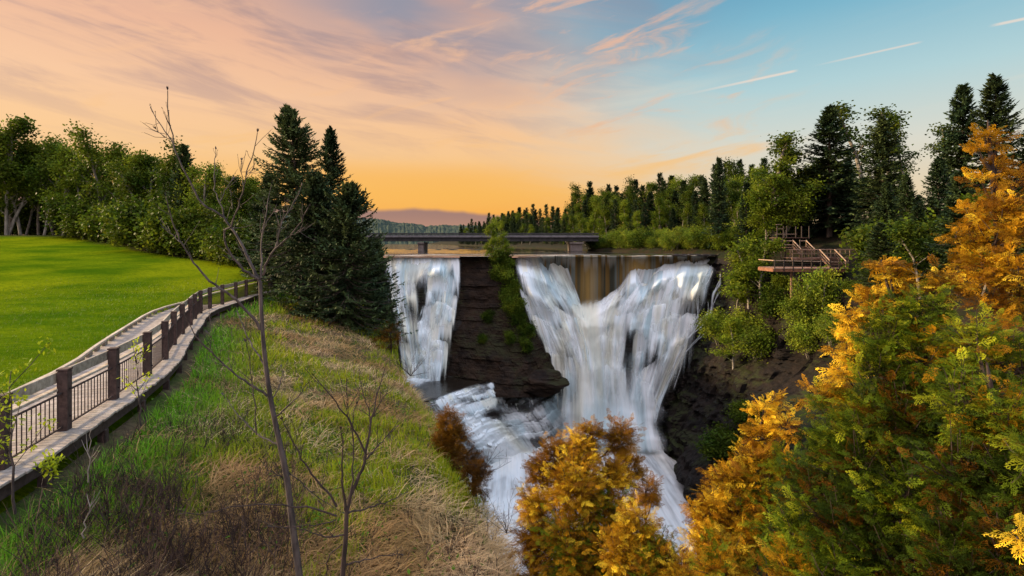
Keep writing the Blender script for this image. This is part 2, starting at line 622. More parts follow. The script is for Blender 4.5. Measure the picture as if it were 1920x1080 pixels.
def river_mat(name, rough, bmp):
    m, g, out = material(name)
    pos = g.new('ShaderNodeNewGeometry').outputs['Position']
    w = g.noise(g.mapping(pos, (0.25, 0.9, 1)), 0.8, 5, 0.6)
    w2 = g.noise(g.mapping(pos, (0.05, 0.30, 1), (0, 0, R(8))), 1.0, 4, 0.6)
    foam = g.math('MULTIPLY', g.range(w2, 0.48, 0.66), attr(g, 'foam', 'Fac'))
    p = principled(g, (0.012, 0.008, 0.005, 1), rough, g.bump(w, bmp, 0.4), 1.0)
    fo = principled(g, (0.62, 0.60, 0.58, 1), 0.6, g.bump(w, 0.5, 0.2))
    mx = g.new('ShaderNodeMixShader')
    g.put(mx, 0, foam)
    g.l.new(p.outputs[0], mx.inputs[1])
    g.l.new(fo.outputs[0], mx.inputs[2])
    g.l.new(mx.outputs[0], out.inputs[0])
    return m


def silk_mat(name, su=46.0, sv=1.6, soft=0.26, base=0.45):
    """silky falling water: foam strands along the flow (UV: u across, v along), clear between"""
    m, g, out = material(name)
    uv = g.new('ShaderNodeTexCoord').outputs['UV']
    big = g.noise(g.mapping(uv, (su * 0.22, sv * 0.9, 1)), 1.0, 3, 0.5)
    st = g.noise(g.mapping(uv, (su, sv, 1)), 1.0, 5, 0.62, 0.15)
    fi = g.noise(g.mapping(uv, (su * 3.5, sv * 1.5, 1), loc=(3, 7, 0)), 1.0, 4, 0.6)
    v = g.math('ADD', g.math('MULTIPLY', st, 0.5), g.math('ADD', g.math('MULTIPLY', big, 0.35), g.math('MULTIPLY', fi, 0.15)))
    dens = attr(g, 'dens', 'Fac')
    # dens 1 = solid foam, 0 = none
    thr = g.math('SUBTRACT', 0.80, g.math('MULTIPLY', dens, 0.62))
    a = g.range(v, g.math('SUBTRACT', thr, soft), g.math('ADD', thr, soft * 1.1))
    a = g.math('MAXIMUM', a, g.math('MULTIPLY', dens, base))
    a = g.math('MULTIPLY', a, g.range(dens, 0.0, 0.32))
    tint = attr(g, 'Col')
    c = g.mix(g.math('MULTIPLY', g.range(fi, 0.35, 0.7), 0.28), tint, g.mix(1.0, tint, (0.55, 0.68, 0.74, 1), 'MULTIPLY'))
    c = g.mix(g.math('MULTIPLY', g.range(big, 0.40, 0.62), 0.35), c, g.mix(1.0, tint, (0.70, 0.78, 0.82, 1), 'MULTIPLY'))
    p = principled(g, c, 0.8, g.bump(v, 0.22, 0.4), 0.05)
    tl = g.new('ShaderNodeBsdfTranslucent')
    g.put(tl, 0, c)
    m1 = g.new('ShaderNodeMixShader')
    g.put(m1, 0, 0.3)
    g.l.new(p.outputs[0], m1.inputs[1])
    g.l.new(tl.outputs[0], m1.inputs[2])
    tr = g.new('ShaderNodeBsdfTransparent')
    mx = g.new('ShaderNodeMixShader')
    g.put(mx, 0, a)
    g.l.new(tr.outputs[0], mx.inputs[1])
    g.l.new(m1.outputs[0], mx.inputs[2])
    g.l.new(mx.outputs[0], out.inputs[0])
    return m


M['river'] = river_mat('river_water', 0.10, 0.06)
M['pool'] = river_mat('pool_water', 0.22, 0.5)
M['silk'] = silk_mat('falling_water')
M['curtain'] = silk_mat('amber_curtain_water', 90.0, 0.5, soft=0.12, base=0.95)
M['rapid'] = silk_mat('rapids_foam', 26.0, 3.0, 0.2, 0.35)

# ------------------------------------------------------------------ plan of the place
bw = np.array([[4, -7.2], [6, -7.58], [8, -7.97], [9.6, -8.42], [11.6, -9.0], [13.6, -9.68], [15.5, -10.5], [17.8, -11.74], [19.9, -12.8],
               [22, -13.8], [24, -14.85], [26, -15.8], [28, -16.5], [30, -16.97], [32.5, -17.5], [35.5, -18.3], [40, -19.0],
               [50, -22.0], [70, -29], [110, -42], [200, -75], [400, -160], [1000, -420]])
ed = np.array([[1, 9.0], [2, 8.0], [4, 5.2], [6, 2.6], [8.5, 0.1], [12, -0.56], [14, -1.3], [19, -2.7], [23, -4.2], [32, -7.4], [38, -8.9], [50, -13.5], [70, -20],
               [100, -27.6], [110, -29.6], [150, -46], [200, -64], [400, -140], [1000, -380]])
wd = np.array([[44, -20], [48, -24], [52, -33], [60, -45], [75, -64], [76, -90], [77, -200]])
rim = np.array([[1, 30, -7], [15, 32, -8], [30, 36, -8], [45, 42, -8], [60, 46, -8], [75, 47.5, -7.9], [85, 46.5, -6.6], [95, 45, -5.0], [104, 44.5, -3.8], [112, 44, -2.9],
                [118, 42, -2.3], [125, 38, -2.2], [135, 31, -2.2], [150, 23.5, -2.2], [200, 13, -2.2], [300, -12, -2.2], [400, -33, -2.2], [1000, -160, -2.0], [3000, -700, -2]])
bot = np.array([[1, 14], [45, 19], [60, 22], [73, 25.5], [88, 27.5], [100, 29.5], [112, 31]])
Xb = lambda Y: np.interp(Y, bw[:, 0], bw[:, 1])
Xe = lambda Y: np.interp(Y, ed[:, 0], ed[:, 1])
Xr = lambda Y: np.interp(Y, rim[:, 0], rim[:, 1])
Zr = lambda Y: np.interp(Y, rim[:, 0], rim[:, 2])
RIVZ = -2.63
LOWZ = -39.5


def lawn_z(X, Y):
    s = np.log1p(np.exp(np.clip((Y - 31) / 5.0, -30, 30))) * 5
    rise = np.minimum(s * 0.105, 4.9)
    d = np.maximum(Xb(Y) - X, 0)
    near = np.exp(-d / 6.0)
    z = -3.72 + rise * (1 - 0.25 * near)
    far = sstep(Y, 95, 150)
    return z * (1 - far) + far * (-1.8 + 0.03 * np.minimum(d, 150))


def bank_z(X, Y):
    d = np.maximum(X - Xb(Y), 0)
    base = -3.95 + 0.0 * Y
    b = np.where(Y > 40, np.minimum(lawn_z(Xb(Y), Y), -1.9), base)
    b = base + (b - base) * sstep(Y, 40, 60)
    sl = 0.235 * (1 - 0.6 * sstep(Y, 45, 110))
    z = b - sl * d - 0.012 * np.maximum(d - 4, 0) ** 2
    z = z + 0.30 * (fbm(X * 0.45, Y * 0.45, 0, 4, 5) - 0.5) * sstep(d, 0.3, 2)
    dd = Xe(Y) - X
    return z - 0.6 * sstep(-dd, -1.0, 0.4)


# ------------------------------------------------------------------ left land: lawn and bank
def left_land():
    ys = np.concatenate([np.linspace(1, 60, 150), np.geomspace(61, 1500, 70)])
    ds = np.concatenate([np.linspace(0, 30, 40), np.geomspace(31, 900, 40)])
    Yg, D = np.meshgrid(ys, ds, indexing='ij')
    X = Xb(Yg) + 0.4 - D
    Z = lawn_z(X, Yg) + 0.10 * (fbm(X * 0.12, Yg * 0.12, 0, 3, 3) - 0.5)
    Z[:, 0] = bank_z(X[:, 0], ys) - 0.05
    Z[D < 3.0] -= 0.15
    px = np.interp(-X, -wd[:, 1], wd[:, 0])
    wood = sstep(Yg - px + 1.2 * (fbm(X * 0.5, Yg * 0.5, 0, 3, 9) - 0.5), -0.6, 0.6)
    o = mk('lawn', np.stack([X, Yg, Z], -1), gridq(len(ys), len(ds)), M['lawn'], smooth=True, extra={'wood': wood.ravel()})
    tag(o, 'mown green lawn rising from the boardwalk to the trees', 'lawn', kind='structure')
    # bank between boardwalk and gorge edge, then the drop
    ys = np.concatenate([np.linspace(1, 60, 200), np.geomspace(61, 1000, 60)])
    t = np.linspace(0, 1, 46)
    Yg, Tg = np.meshgrid(ys, t, indexing='ij')
    e = Xe(Yg) + 0.9 * (fbm(Yg * 0.5, 0, 0, 4, 21) - 0.5)
    X = (Xb(Yg) + 0.3) * (1 - Tg) + e * Tg
    Z = bank_z(X, Yg)
    deep = np.where(ys < 111, -41.0, -4.0)
    rows = []
    nd = 26
    for k in range(1, nd + 1):
        s = k / nd
        z = Z[:, -1] * (1 - s) + deep * s
        out = 5.0 * s ** 1.3 * (ys < 111) + 0.8 * (fbm(ys * 0.35, z * 0.5, 0, 4, 33) - 0.5) * min(1, s * 8) + 0.5 * (hsh(z / 1.3 + 0.3 * ys / 10, ys / 2.4, 7) - 0.5)
        rows.append(np.stack([e[:, -1] + out, ys, z], -1))
    V = np.concatenate([np.stack([X, Yg, Z], -1), np.stack(rows, 1)], 1)
    o = mk('bank', V, gridq(len(ys), V.shape[1]), M['soil'], smooth=True)
    tag(o, 'grassy bank sloping from the boardwalk to the edge of the gorge', 'bank', kind='structure')


left_land()


# ------------------------------------------------------------------ right land and gorge wall
def ledges(s, z, seed, h=1.5, w=3.0):
    """blocky strata: outward offset in metres for position s along the wall and height z"""
    zz = z / h + 0.8 * (fbm(s * 0.05, 0, 0, 3, seed) - 0.5) * 2
    lay = np.floor(zz)
    blk = np.floor(s / (w * (0.6 + hsh(lay, 3, seed))) + hsh(lay, 1, seed) * 7)
    a = 1.0 * hsh(lay, 0, seed + 1) + 0.7 * hsh(lay, blk, seed + 2)
    zf = z / (h * 0.36) + fbm(s * 0.2, 0, 0, 2, seed) * 2
    a = a + 0.25 * hsh(np.floor(zf), np.floor(s / 1.1 + hsh(np.floor(zf), 5, seed) * 5), seed + 4)
    return a + 0.8 * fbm(s * 0.25, z * 0.25, 0, 5, seed + 8)


def right_land():
    ys = np.concatenate([np.linspace(1, 170, 110), np.geomspace(172, 3000, 60)])
    ds = np.concatenate([[0, 0.6, 1.5], np.linspace(3, 60, 30), np.geomspace(64, 900, 24)])
    Yg, D = np.meshgrid(ys, ds, indexing='ij')
    X = Xr(Yg) + D + 1.2 * (fbm(Yg * 0.3, D * 0.3, 0, 3, 41) - 0.5)
    slope = np.where(Yg < 112, 0.30, 0.14)
    Z = Zr(Yg) + 0.4 * sstep(D, 0, 1.5) + slope * np.minimum(D, 26) + 0.04 * np.minimum(np.maximum(D - 26, 0), 150) + 0.7 * (fbm(X * 0.2, Yg * 0.2, 0, 4, 43) - 0.5)
    V = np.stack([X, Yg, Z], -1)
    foot = V[:, :1].copy()
    foot[:, :, 2] -= 1.2
    V = np.concatenate([foot, V], 1)
    o = mk('forest_floor', V, gridq(len(ys), V.shape[1]), M['floor'], smooth=True)
    tag(o, 'wooded ground behind the right rim of the gorge', 'ground', kind='structure')
    ys = np.linspace(8, 119, 330)
    vs = np.linspace(0, 1, 150)
    Yg, Vg = np.meshgrid(ys, vs, indexing='ij')
    xr, zr, xb = Xr(Yg), Zr(Yg) - 0.15, np.interp(Yg, bot[:, 0], bot[:, 1])
    prof = np.interp(Vg, [0, 0.06, 0.28, 0.42, 0.60, 0.80, 1.0], [0, 0.05, 0.22, 0.46, 0.62, 0.90, 1.0])
    X = xr + (xb - xr) * prof
    Z = zr + (LOWZ - 2 - zr) * Vg
    dsp = (ledges(Yg, Z, 51, 1.5, 2.8) - 1.0) * 1.7 + 2.2 * (fbm(Yg * 0.3, Z * 0.3, 0, 5, 59) - .5) + 3.5 * (fbm(Yg * 0.07, Z * 0.07, 0, 3, 57) - 0.5)
    dsp = dsp * sstep(Vg, 0, 0.05)
    V = np.stack([X - 0.92 * dsp, Yg - 0.3 * dsp, Z], -1)
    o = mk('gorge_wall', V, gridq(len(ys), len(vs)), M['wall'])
    tag(o, 'dark layered rock wall on the right side of the gorge', 'cliff', kind='structure')


right_land()


# ------------------------------------------------------------------ falls: depth of the rock behind the water
vy = np.array([[960, 487], [1000, 496], [1030, 510], [1060, 536], [1085, 570], [1098, 579], [1130, 560], [1160, 540], [1182, 508], [1192, 506], [1204, 535], [1214, 536],
               [1226, 512], [1245, 500], [1275, 494], [1345, 492]])


def fall_depth(px, py, rough=True):
    px, py = np.broadcast_arrays(np.asarray(px, float), np.asarray(py, float))
    right = sstep(px, 950, 970)
    t = np.clip((py - 482) / 300.0, 0, 1.3)
    # right falls: a recess behind the curtain, shoulders stepping out under it
    s = py - np.interp(px, vy[:, 0], vy[:, 1])
    Yr = 114.0 - 4.8 * sstep(s, -3, 26) - 7.2 * t - 2.5 * sstep(px, 1130, 1330) * t * 1.2
    Yr = Yr - 2.0 * np.exp(-((px - 1095) / 40) ** 2) * sstep(py, 560, 700)
    Yr = np.where(py < 481.5, np.minimum(Yr, 114), Yr)
    # left falls: plain stepped face leaning out
    Yl = 112.0 - 12.0 * np.clip((py - 482) / 230, 0, 1.1)
    Yd = Yl * (1 - right) + Yr * right
    if rough:
        X = (px - 960) / F * Yd
        Z = (HY - py) / F * Yd
        a = ledges(X, Z, 71, 2.0, 4.0) - 1.0
        Yd = Yd - a * 0.8 * sstep(py, 484, 496)
    else:
        X = (px - 960) / F * Yd
        Z = (HY - py) / F * Yd
        zz = Z / 4.0 + 2.6 * fbm(X * 0.16, Z * 0.05, 0, 3, 77)
        fr = zz - np.floor(zz)
        step = (np.floor(zz) + sstep(fr, 0.55, 1.0) - zz)      # terraces the water pours over
        Yd = Yd + (step + 0.25) * 0.3 * sstep(py, 490, 520) * sstep(fbm(X * 0.2, Z * 0.2, 0, 2, 79), 0.35, 0.6)
    return Yd


def falls_rock():
    px = np.linspace(690, 1375, 420)
    py = np.linspace(483, 800, 230)
    P, Q = np.meshgrid(px, py, indexing='ij')
    V = at(P, Q, fall_depth(P, Q) + 2.4)
    o = mk('cliff', V, gridq(len(px), len(py)), M['rock'])
    tag(o, 'wet black rock face behind the falling water', 'cliff', kind='structure')


falls_rock()


def interp_rows(G, nu, nv):
    """G: list of guide polylines with the same number of points -> (nu,nv,2) smooth grid"""
    G = np.array(G, float)
    k = G.shape[1]
    tk = np.linspace(0, 1, k)
    tv = np.linspace(0, 1, nv)
    A = np.stack([np.stack([np.interp(tv, tk, g[:, c]) for c in (0, 1)], -1) for g in G])
    ker = max(3, nv // (k * 1) | 1)
    w = np.hanning(ker + 2)[1:-1]
    w /= w.sum()
    pad = ker // 2
    first, last = A[:, :1], A[:, -1:]
    B = np.concatenate([2 * first - A[:, 1:pad + 1][:, ::-1], A, 2 * last - A[:, -pad - 1:-1][:, ::-1]], 1)
    A = np.apply_along_axis(lambda v: np.convolve(v, w, 'valid'), 1, B)
    tu = np.linspace(0, 1, nu)
    tg = np.linspace(0, 1, len(G))
    out = np.empty((nu, nv, 2))
    for j in range(nv):
        for c in (0, 1):
            out[:, j, c] = np.interp(tu, tg, A[:, j, c])
    return out


WHITE = np.array([0.93, 0.93, 0.92])
BLUE = np.array([0.52, 0.65, 0.68])  # teal of thin water; shading of the veils is put into it too
CREAM = np.array([0.86, 0.80, 0.64])
AMBER = np.array([0.52, 0.32, 0.10])


class Water:
    """several sheets of one fall joined to ONE mesh"""
    def __init__(s):
        s.V, s.Q, s.D, s.C, s.U, s.n = [], [], [], [], [], 0

    def sheet(s, V, dens, col, u, v):
        nu, nv = V.shape[:2]
        s.Q.append(gridq(nu, nv, s.n))
        s.V.append(V.reshape(-1, 3))
        s.D.append(np.broadcast_to(dens, (nu, nv)).ravel())
        s.C.append(np.broadcast_to(col, (nu, nv, 3)).reshape(-1, 3))
        s.U.append(np.stack(np.broadcast_arrays(u, v), -1).reshape(-1, 2))
        s.n += nu * nv

    def build(s, name, mat, parent=None):
        return mk(name, np.concatenate(s.V), np.concatenate(s.Q), mat, parent, col=np.concatenate(s.C),
                  uv=np.concatenate(s.U), smooth=True, extra={'dens': np.concatenate(s.D)})


def spots(px, py, lst):
    """1 outside, dips to 1-a inside soft ellipses"""
    r = np.ones_like(px)
    for (cx, cy, rx, ry, a) in lst:
        r = r * (1 - a * np.exp(-(((px - cx) / rx) ** 2 + ((py - cy) / ry) ** 2)))
    return r


def ledge_events(r, nu, nv, n, au, av):
    """random lips the water leaps over: (forward offset, veil density change)"""
    tu = np.linspace(0, 1, nu)[:, None]
    tv = np.linspace(0, 1, nv)[None]
    off = np.zeros((nu, nv))
    dn = np.zeros((nu, nv))
    for k in range(n):
        u0, v0 = r.random(), 0.05 + 0.86 * r.random()
        wu = au * (0.5 + 1.0 * r.random())
        wv = av * (0.9 + 1.3 * r.random())
        v0u = v0 + 0.10 * wv / av * ((tu - u0) / wu) ** 2 * av + 0.03 * (fbm(tu * 20, k * 3.1, 0, 2, 900) - 0.5)
        x = (tv - v0u) / wv
        prof = sstep(x, -0.8, 0.15) * np.exp(-np.maximum(x, 0) * 1.3)
        lat = np.exp(-((tu - u0) / wu) ** 4)
        a = 0.5 + r.random()
        off += a * prof * lat
        dn += a * lat * (np.exp(-(x / 0.25) ** 2) * 0.28 - 0.30 * np.exp(-((x - 0.75) / 0.45) ** 2))
    return off, dn


def fall_sheet(w, G, nu, nv, off, dens, tints, u0=0.0, us=1.0, gaps=(), edge=(0.05, 0.05), bulge=0.7, seed=0, ends=(0.0, 0.06), events=40, au=0.09, av=0.10, deep=1.1, veil=0.40):
    A = interp_rows(G, nu, nv)
    r = np.random.default_rng(seed + 1000)
    tu = np.linspace(0, 1, nu)[:, None]
    tv = np.linspace(0, 1, nv)[None]
    px, py = A[..., 0], A[..., 1]
    eo, ed_ = ledge_events(r, nu, nv, events, au, av)
    o0, o1 = off if isinstance(off, tuple) else (off, off)
    Y = fall_depth(px, py, False) - (o0 + (o1 - o0) * tv)
    st = fbm(tu * 34 * us, tv * 0.9, 0, 3, seed + 3)
    Y = Y - bulge * (st - 0.4) * sstep(tv, 0.0, 0.12) - deep * eo * 0.55 * sstep(tv, 0, .1)
    V = at(px, py, Y)
    d = (dens + ed_ * (0.6 if events else 0)) * spots(px, py, gaps)
    wob = tu + 0.02 * (fbm(tv * 4, tu * 2, 0, 2, seed + 8) - 0.5)
    col_ = fbm(wob * 40 * us, tv * 1.3, 0, 3, seed + 7)
    d = d + veil * (col_ - 0.52) * 2 * sstep(tv, 0.02, 0.25)
    rag = 0.35 * (fbm(tv * 14, tu * 3, 0, 3, seed + 9) - 0.5)
    d = d * sstep(tu, 0, edge[0] * (1 + rag)) * sstep(1 - tu + rag * edge[1], 0, edge[1])
    if ends[0]:
        d = d * sstep(tv + 0.10 * (fbm(tu * 9, 0, 0, 3, seed) - 0.5), 0, ends[0])
    d = d * sstep(1 - tv, 0, ends[1])
    d = np.clip(d, 0, 1)
    n = fbm(wob * 22 * us, tv * 1.1, 0, 3, seed)
    c = WHITE[None, None] * np.ones((nu, nv, 1))
    bl = sstep(n, 0.42, 0.64)[..., None]
    c = c * (1 - 0.85 * bl) + BLUE * 0.85 * bl
    cr = sstep(fbm(wob * 16 * us + 9, tv * 0.8, 0, 2, seed + 5), 0.54, 0.68)[..., None]
    c = c * (1 - 0.8 * cr) + CREAM * 0.8 * cr
    for (cx, cy, rx, ry, colr, a) in tints:
        f = a * np.exp(-(((px - cx) / rx) ** 2 + ((py - cy) / ry) ** 2))[..., None]
        c = c * (1 - f) + np.asarray(colr) * f
    w.sheet(V, d, c, u0 + tu * us, tv + 0 * tu)


def tier(w, depth, crest, L, drift, dens=0.92, throw=1.6, seed=0, nu=150, nv=46, u0=0.0, gaps=(), tints=(), lobes=6.0, lead=0.5, fade=0.8, front=1.2):
    """one veil: water rounds a lobed crest and drops straight down in front of the rock"""
    c = np.array(crest, float)
    t = np.concatenate([[0], np.cumsum(np.hypot(*np.diff(c, axis=0).T))])
    tu = np.linspace(0, 1, nu)[:, None]
    x0 = np.interp(tu, t / t[-1], c[:, 0])
    y0 = np.interp(tu, t / t[-1], c[:, 1])
    Lu = np.interp(tu, np.linspace(0, 1, len(L)), L) if np.ndim(L) else L + 0 * tu
    Lu = Lu * (0.75 + 1.7 * fbm(x0 * 0.07, 0, seed, 3, seed + 1)) + 6
    y0 = y0 + lobes * 3.2 * (fbm(x0 * 0.045, 0, seed * 1.7, 3, seed + 2) - 0.5) * np.minimum(1, (y0 - 478) / 25) + 0.8 * (fbm(x0 * 0.3, 0, seed, 2, seed + 3) - .5)
    bul = 1.7 * (fbm(x0 * 0.05, 0, seed * 2.3, 3, seed + 4) - 0.45) + 0.35 * (fbm(x0 * 0.35, 0, seed, 2, seed + 5) - .5)
    tv = np.linspace(0, 1, nv)[None]
    a = np.minimum(tv / 0.16, 1) * math.pi / 2
    over = 1 - np.cos(a)                                   # 0 on the flat, 1 when falling
    f = np.maximum(tv - 0.10, 0) / 0.90
    py = y0 + 2.2 * over + Lu * f + 0 * tv
    px = x0 + (np.interp(tu, np.linspace(0, 1, len(drift)), drift) if np.ndim(drift) else drift) * f * Lu
    Yc = depth(x0, y0) - front - bul
    Y = Yc + lead * (1 - np.sin(a)) - throw * np.sqrt(f)
    Y = np.minimum(Y, depth(px, py) - 0.7 - 0.5 * bul)
    wob = x0 / 350 + 0.004 * (fbm(tv * 4, x0 * .05, seed, 2, seed + 8) - .5)
    col_ = fbm(wob * 90, tv * 0.6, seed, 3, seed + 7)
    d = dens * (1.0 - 0.35 * sstep(f, 0.05, 0.7)) * (0.55 + 0.75 * sstep(fbm(x0 * 0.03, 0, seed * 3.1, 2, seed + 12), 0.25, 0.5)) + 0.9 * (col_ - 0.52) * 0.7 * sstep(f, 0.0, 0.3)
    d = d * sstep(1 - f + 0.5 * (col_ - .5) * (f > 0), 0, fade) * spots(px, py, gaps) * sstep(tv, 0, 0.22)
    d = d * sstep(tu + .03 * (col_ - .5), 0, 0.06) * sstep(1 - tu + .03 * (col_ - .5), 0, 0.06)
    cc = WHITE * np.ones((nu, nv, 1))
    bl = (sstep(f, 0.10, 0.6) * (0.35 + 0.65 * sstep(fbm(wob * 40, tv * .4, seed + 3, 3, seed + 9), 0.40, 0.6)))[..., None]
    cc = cc * (1 - 0.8 * bl) + BLUE * 0.8 * bl
    cr = sstep(fbm(wob * 30 + 4, tv * 0.4, seed, 2, seed + 10), 0.48, 0.64)[..., None]
    cc = cc * (1 - 0.7 * cr) + CREAM * 0.7 * cr
    for (cx, cy, rx, ry, colr, aa) in tints:
        g_ = aa * np.exp(-(((px - cx) / rx) ** 2 + ((py - cy) / ry) ** 2))[..., None]
        cc = cc * (1 - g_) + np.asarray(colr) * g_
    w.sheet(at(px, py, Y), np.clip(d, 0, 1), cc, u0 + x0 / 350 + 0 * tv, tv * Lu / 300 + seed * .37)


def smooth_fall(px, py):
    return fall_depth(px, py, False)


def waterfalls():
    g = [
        [(968, 480), (976, 512), (982, 545), (1000, 585), (1020, 615), (1038, 650), (1050, 690), (1052, 735), (1045, 800)],
        [(995, 480), (1003, 510), (1015, 545), (1040, 585), (1058, 620), (1072, 660), (1085, 700), (1088, 745), (1085, 805)],
        [(1025, 480), (1038, 515), (1055, 545), (1072, 575), (1082, 610), (1092, 650), (1100, 700), (1104, 750), (1106, 810)],
        [(1062, 490), (1075, 525), (1085, 553), (1094, 580), (1098, 612), (1105, 650), (1110, 700), (1115, 750), (1120, 812)],
        [(1182, 500), (1160, 532), (1138, 556), (1122, 584), (1118, 612), (1120, 652), (1122, 702), (1126, 752), (1132, 812)],
        [(1206, 506), (1195, 538), (1180, 562), (1168, 590), (1162, 625), (1160, 660), (1158, 702), (1158, 752), (1158, 812)],
        [(1240, 481), (1234, 526), (1222, 558), (1214, 590), (1208, 625), (1203, 665), (1196, 705), (1188, 752), (1180, 812)],
        [(1280, 480), (1272, 520), (1260, 552), (1252, 590), (1247, 630), (1240, 670), (1229, 705), (1216, 752), (1206, 812)],
        [(1310, 480), (1303, 518), (1294, 553), (1288, 590), (1283, 630), (1272, 668), (1252, 705), (1230, 755), (1218, 812)],
        [(1356, 482), (1344, 512), (1328, 550), (1314, 590), (1304, 630), (1290, 660), (1268, 705), (1248, 750), (1234, 805)],
    ]
    gapsR = [(1176, 625, 8, 48, 0.75), (1020, 545, 9, 26, 0.45), (1312, 565, 14, 40, 0.45), (1300, 635, 14, 26, 0.5), (1340, 520, 12, 30, 0.6), (1228, 650, 9, 40, 0.4), (1262, 560, 8, 20, 0.3),
             (1045, 598, 16, 9, 0.5), (1240, 600, 8, 25, 0.3), (1060, 535, 6, 30, 0.25), (1205, 600, 6, 30, 0.3), (1255, 690, 10, 30, 0.5)]
    w = Water()
    gc = [[(1050, 556), (1066, 590), (1078, 630), (1092, 690), (1100, 750), (1104, 812)], [(1100, 552), (1100, 595), (1104, 635), (1110, 690), (1116, 750), (1122, 812)],
          [(1172, 540), (1150, 590), (1142, 635), (1140, 690), (1144, 750), (1150, 812)]]
    fall_sheet(w, g[:4], 200, 220, 0.5, 0.66, [(1055, 655, 10, 40, CREAM * 0.85, 0.9), (1020, 535, 30, 30, BLUE * 0.80, 0.7), (1070, 560, 22, 28, BLUE * 1.05, 0.7)], 0.0, 0.35, gapsR, (0.06, 0.05), 0.7, 3, events=36, au=0.16)
    fall_sheet(w, g[4:], 300, 240, 0.5, 0.64, [(1300, 520, 40, 30, BLUE * .9, 0.7), (1130, 590, 14, 30, CREAM, 0.6), (1150, 620, 30, 14, CREAM, 0.5), (1250, 590, 10, 40, CREAM, 0.5)], 0.4, 0.65, gapsR, (0.06, 0.14), 0.9, 11, events=85, au=0.08, av=0.09)
    fall_sheet(w, gc, 60, 160, 1.5, 0.95, [(1110, 600, 12, 30, CREAM, 0.6)], 2.6, 0.12, (), (0.25, 0.25), 0.9, 17, ends=(0.16, 0.06), veil=0.3, events=8, au=0.3)
    # veils, tier under tier, each dropping in front of the next ledge
    AM = [(1052, 655, 9, 40, CREAM * .75, .9)]
    GP = [(1176, 640, 7, 44, 0.8), (1312, 570, 12, 36, 0.5), (1300, 640, 12, 26, 0.6), (1232, 655, 8, 36, 0.45), (1342, 525, 10, 26, 0.6), (1012, 556, 8, 14, .4)]
    tn = [(1030, 545, 40, 30, BLUE * .85, .5), (1300, 520, 40, 30, BLUE * .95, .5)]
    Ts = [
        ([(962, 480), (985, 484), (1005, 494), (1032, 509), (1060, 534), (1084, 563), (1100, 580)], [66, 60, 60, 56, 40, 30, 30], 0.18),
        ([(970, 540), (1000, 556), (1030, 572), (1060, 588), (1098, 602)], [48, 46, 44, 40, 40], 0.30),
        ([(992, 588), (1022, 600), (1052, 612), (1098, 628)], 52, 0.30),
        ([(1012, 622), (1040, 634), (1072, 646), (1108, 656)], 62, 0.24),
        ([(1030, 660), (1060, 668), (1090, 676), (1116, 684)], 80, 0.10),
        ([(1092, 580), (1130, 561), (1160, 540), (1182, 508), (1192, 505), (1203, 532), (1215, 534), (1226, 511), (1245, 498), (1280, 487), (1348, 485)], [40, 50, 56, 60, 40, 40, 40, 50, 56, 50, 46], -0.12),
        ([(1092, 606), (1128, 590), (1164, 566), (1200, 552), (1240, 528), (1285, 512), (1336, 508)], [46, 56, 60, 70, 70, 60, 50], -0.14),
        ([(1098, 640), (1140, 612), (1166, 590), (1200, 584), (1240, 566), (1278, 552), (1322, 545)], [60, 90, 110, 80, 74, 66, 60], -0.12),
        ([(1108, 668), (1146, 640), (1168, 630)], [80, 90, 90], -0.05),
        ([(1184, 632), (1212, 612), (1250, 600), (1285, 590), (1310, 584)], [110, 110, 90, 80, 60], -0.08),
        ([(1104, 700), (1140, 690), (1176, 694)], 90, 0.0),
        ([(1190, 705), (1215, 680), (1246, 655), (1270, 640), (1296, 628)], [100, 110, 110, 96, 80], -0.28),
    ]
    for k, (cr, L, dr) in enumerate(Ts):
        tier(w, smooth_fall, cr, L, dr, 0.95, 1.4, 400 + k * 13, 170 if len(cr) > 5 else 110, 50, 0.3 * k, GP, tn + AM, front=0.6 + 0.07 * k)
    # boiling foam where everything lands
    gb = [[(1036, 640), (1030, 720), (1022, 790), (1012, 845)], [(1080, 590), (1078, 700), (1075, 790), (1075, 855)], [(1115, 585), (1116, 700), (1120, 790), (1125, 860)],
          [(1160, 595), (1165, 710), (1172, 790), (1185, 860)], [(1215, 640), (1222, 725), (1230, 795), (1240, 860)], [(1258, 670), (1256, 745), (1254, 810), (1262, 860)]]
    fall_sheet(w, gb, 120, 140, (1.2, 4.2), 0.90, [(1100, 720, 30, 60, (0.86, 0.80, 0.70), 0.7)], 3.0, 0.5, [(1175, 690, 9, 22, 0.5)], (0.32, 0.30), 1.2, 37, ends=(0.75, 0.12), veil=0.25, events=10, au=0.2, av=0.2)
    o = w.build('waterfall', M['silk'])
    tag(o, 'wide white right waterfall spreading down a V of ledges', 'waterfall', kind='structure')
    # clear amber curtain at the back of the V
    w = Water()
    px = np.linspace(1000, 1348, 420)
    tv = np.linspace(0, 1, 60)
    low = np.interp(px, vy[:, 0], vy[:, 1]) + 44
    P, T = np.meshgrid(px, tv, indexing='ij')
    Q0 = 479.2 + 2.2 * (fbm(P * 0.06, 0, 0, 4, 64) - .5)
    Q = Q0 + (low[:, None] - Q0) * T
    Y = 113.0 - 0.8 * (fbm(P * 0.08, T, 0, 3, 61) - 0.5) - 0.5 * T
    Y = Y + (110.2 - 113.0) * (1 - sstep(Q, 479, 484))
    n = fbm(P * 0.30, T * 0.4, 0, 5, 63)
    c = np.array([0.050, 0.050, 0.036])[None, None] * (1 - sstep(n, 0.4, 0.6))[..., None] + np.array([0.17, 0.10, 0.032]) * sstep(n, 0.4, 0.6)[..., None]
    tq = sstep(fbm(P * 0.26, T * 0.3, 0, 4, 67), 0.50, 0.64)[..., None]
    c = c * (1 - tq * 0.75) + np.array([0.15, 0.18, 0.17]) * tq * 0.75
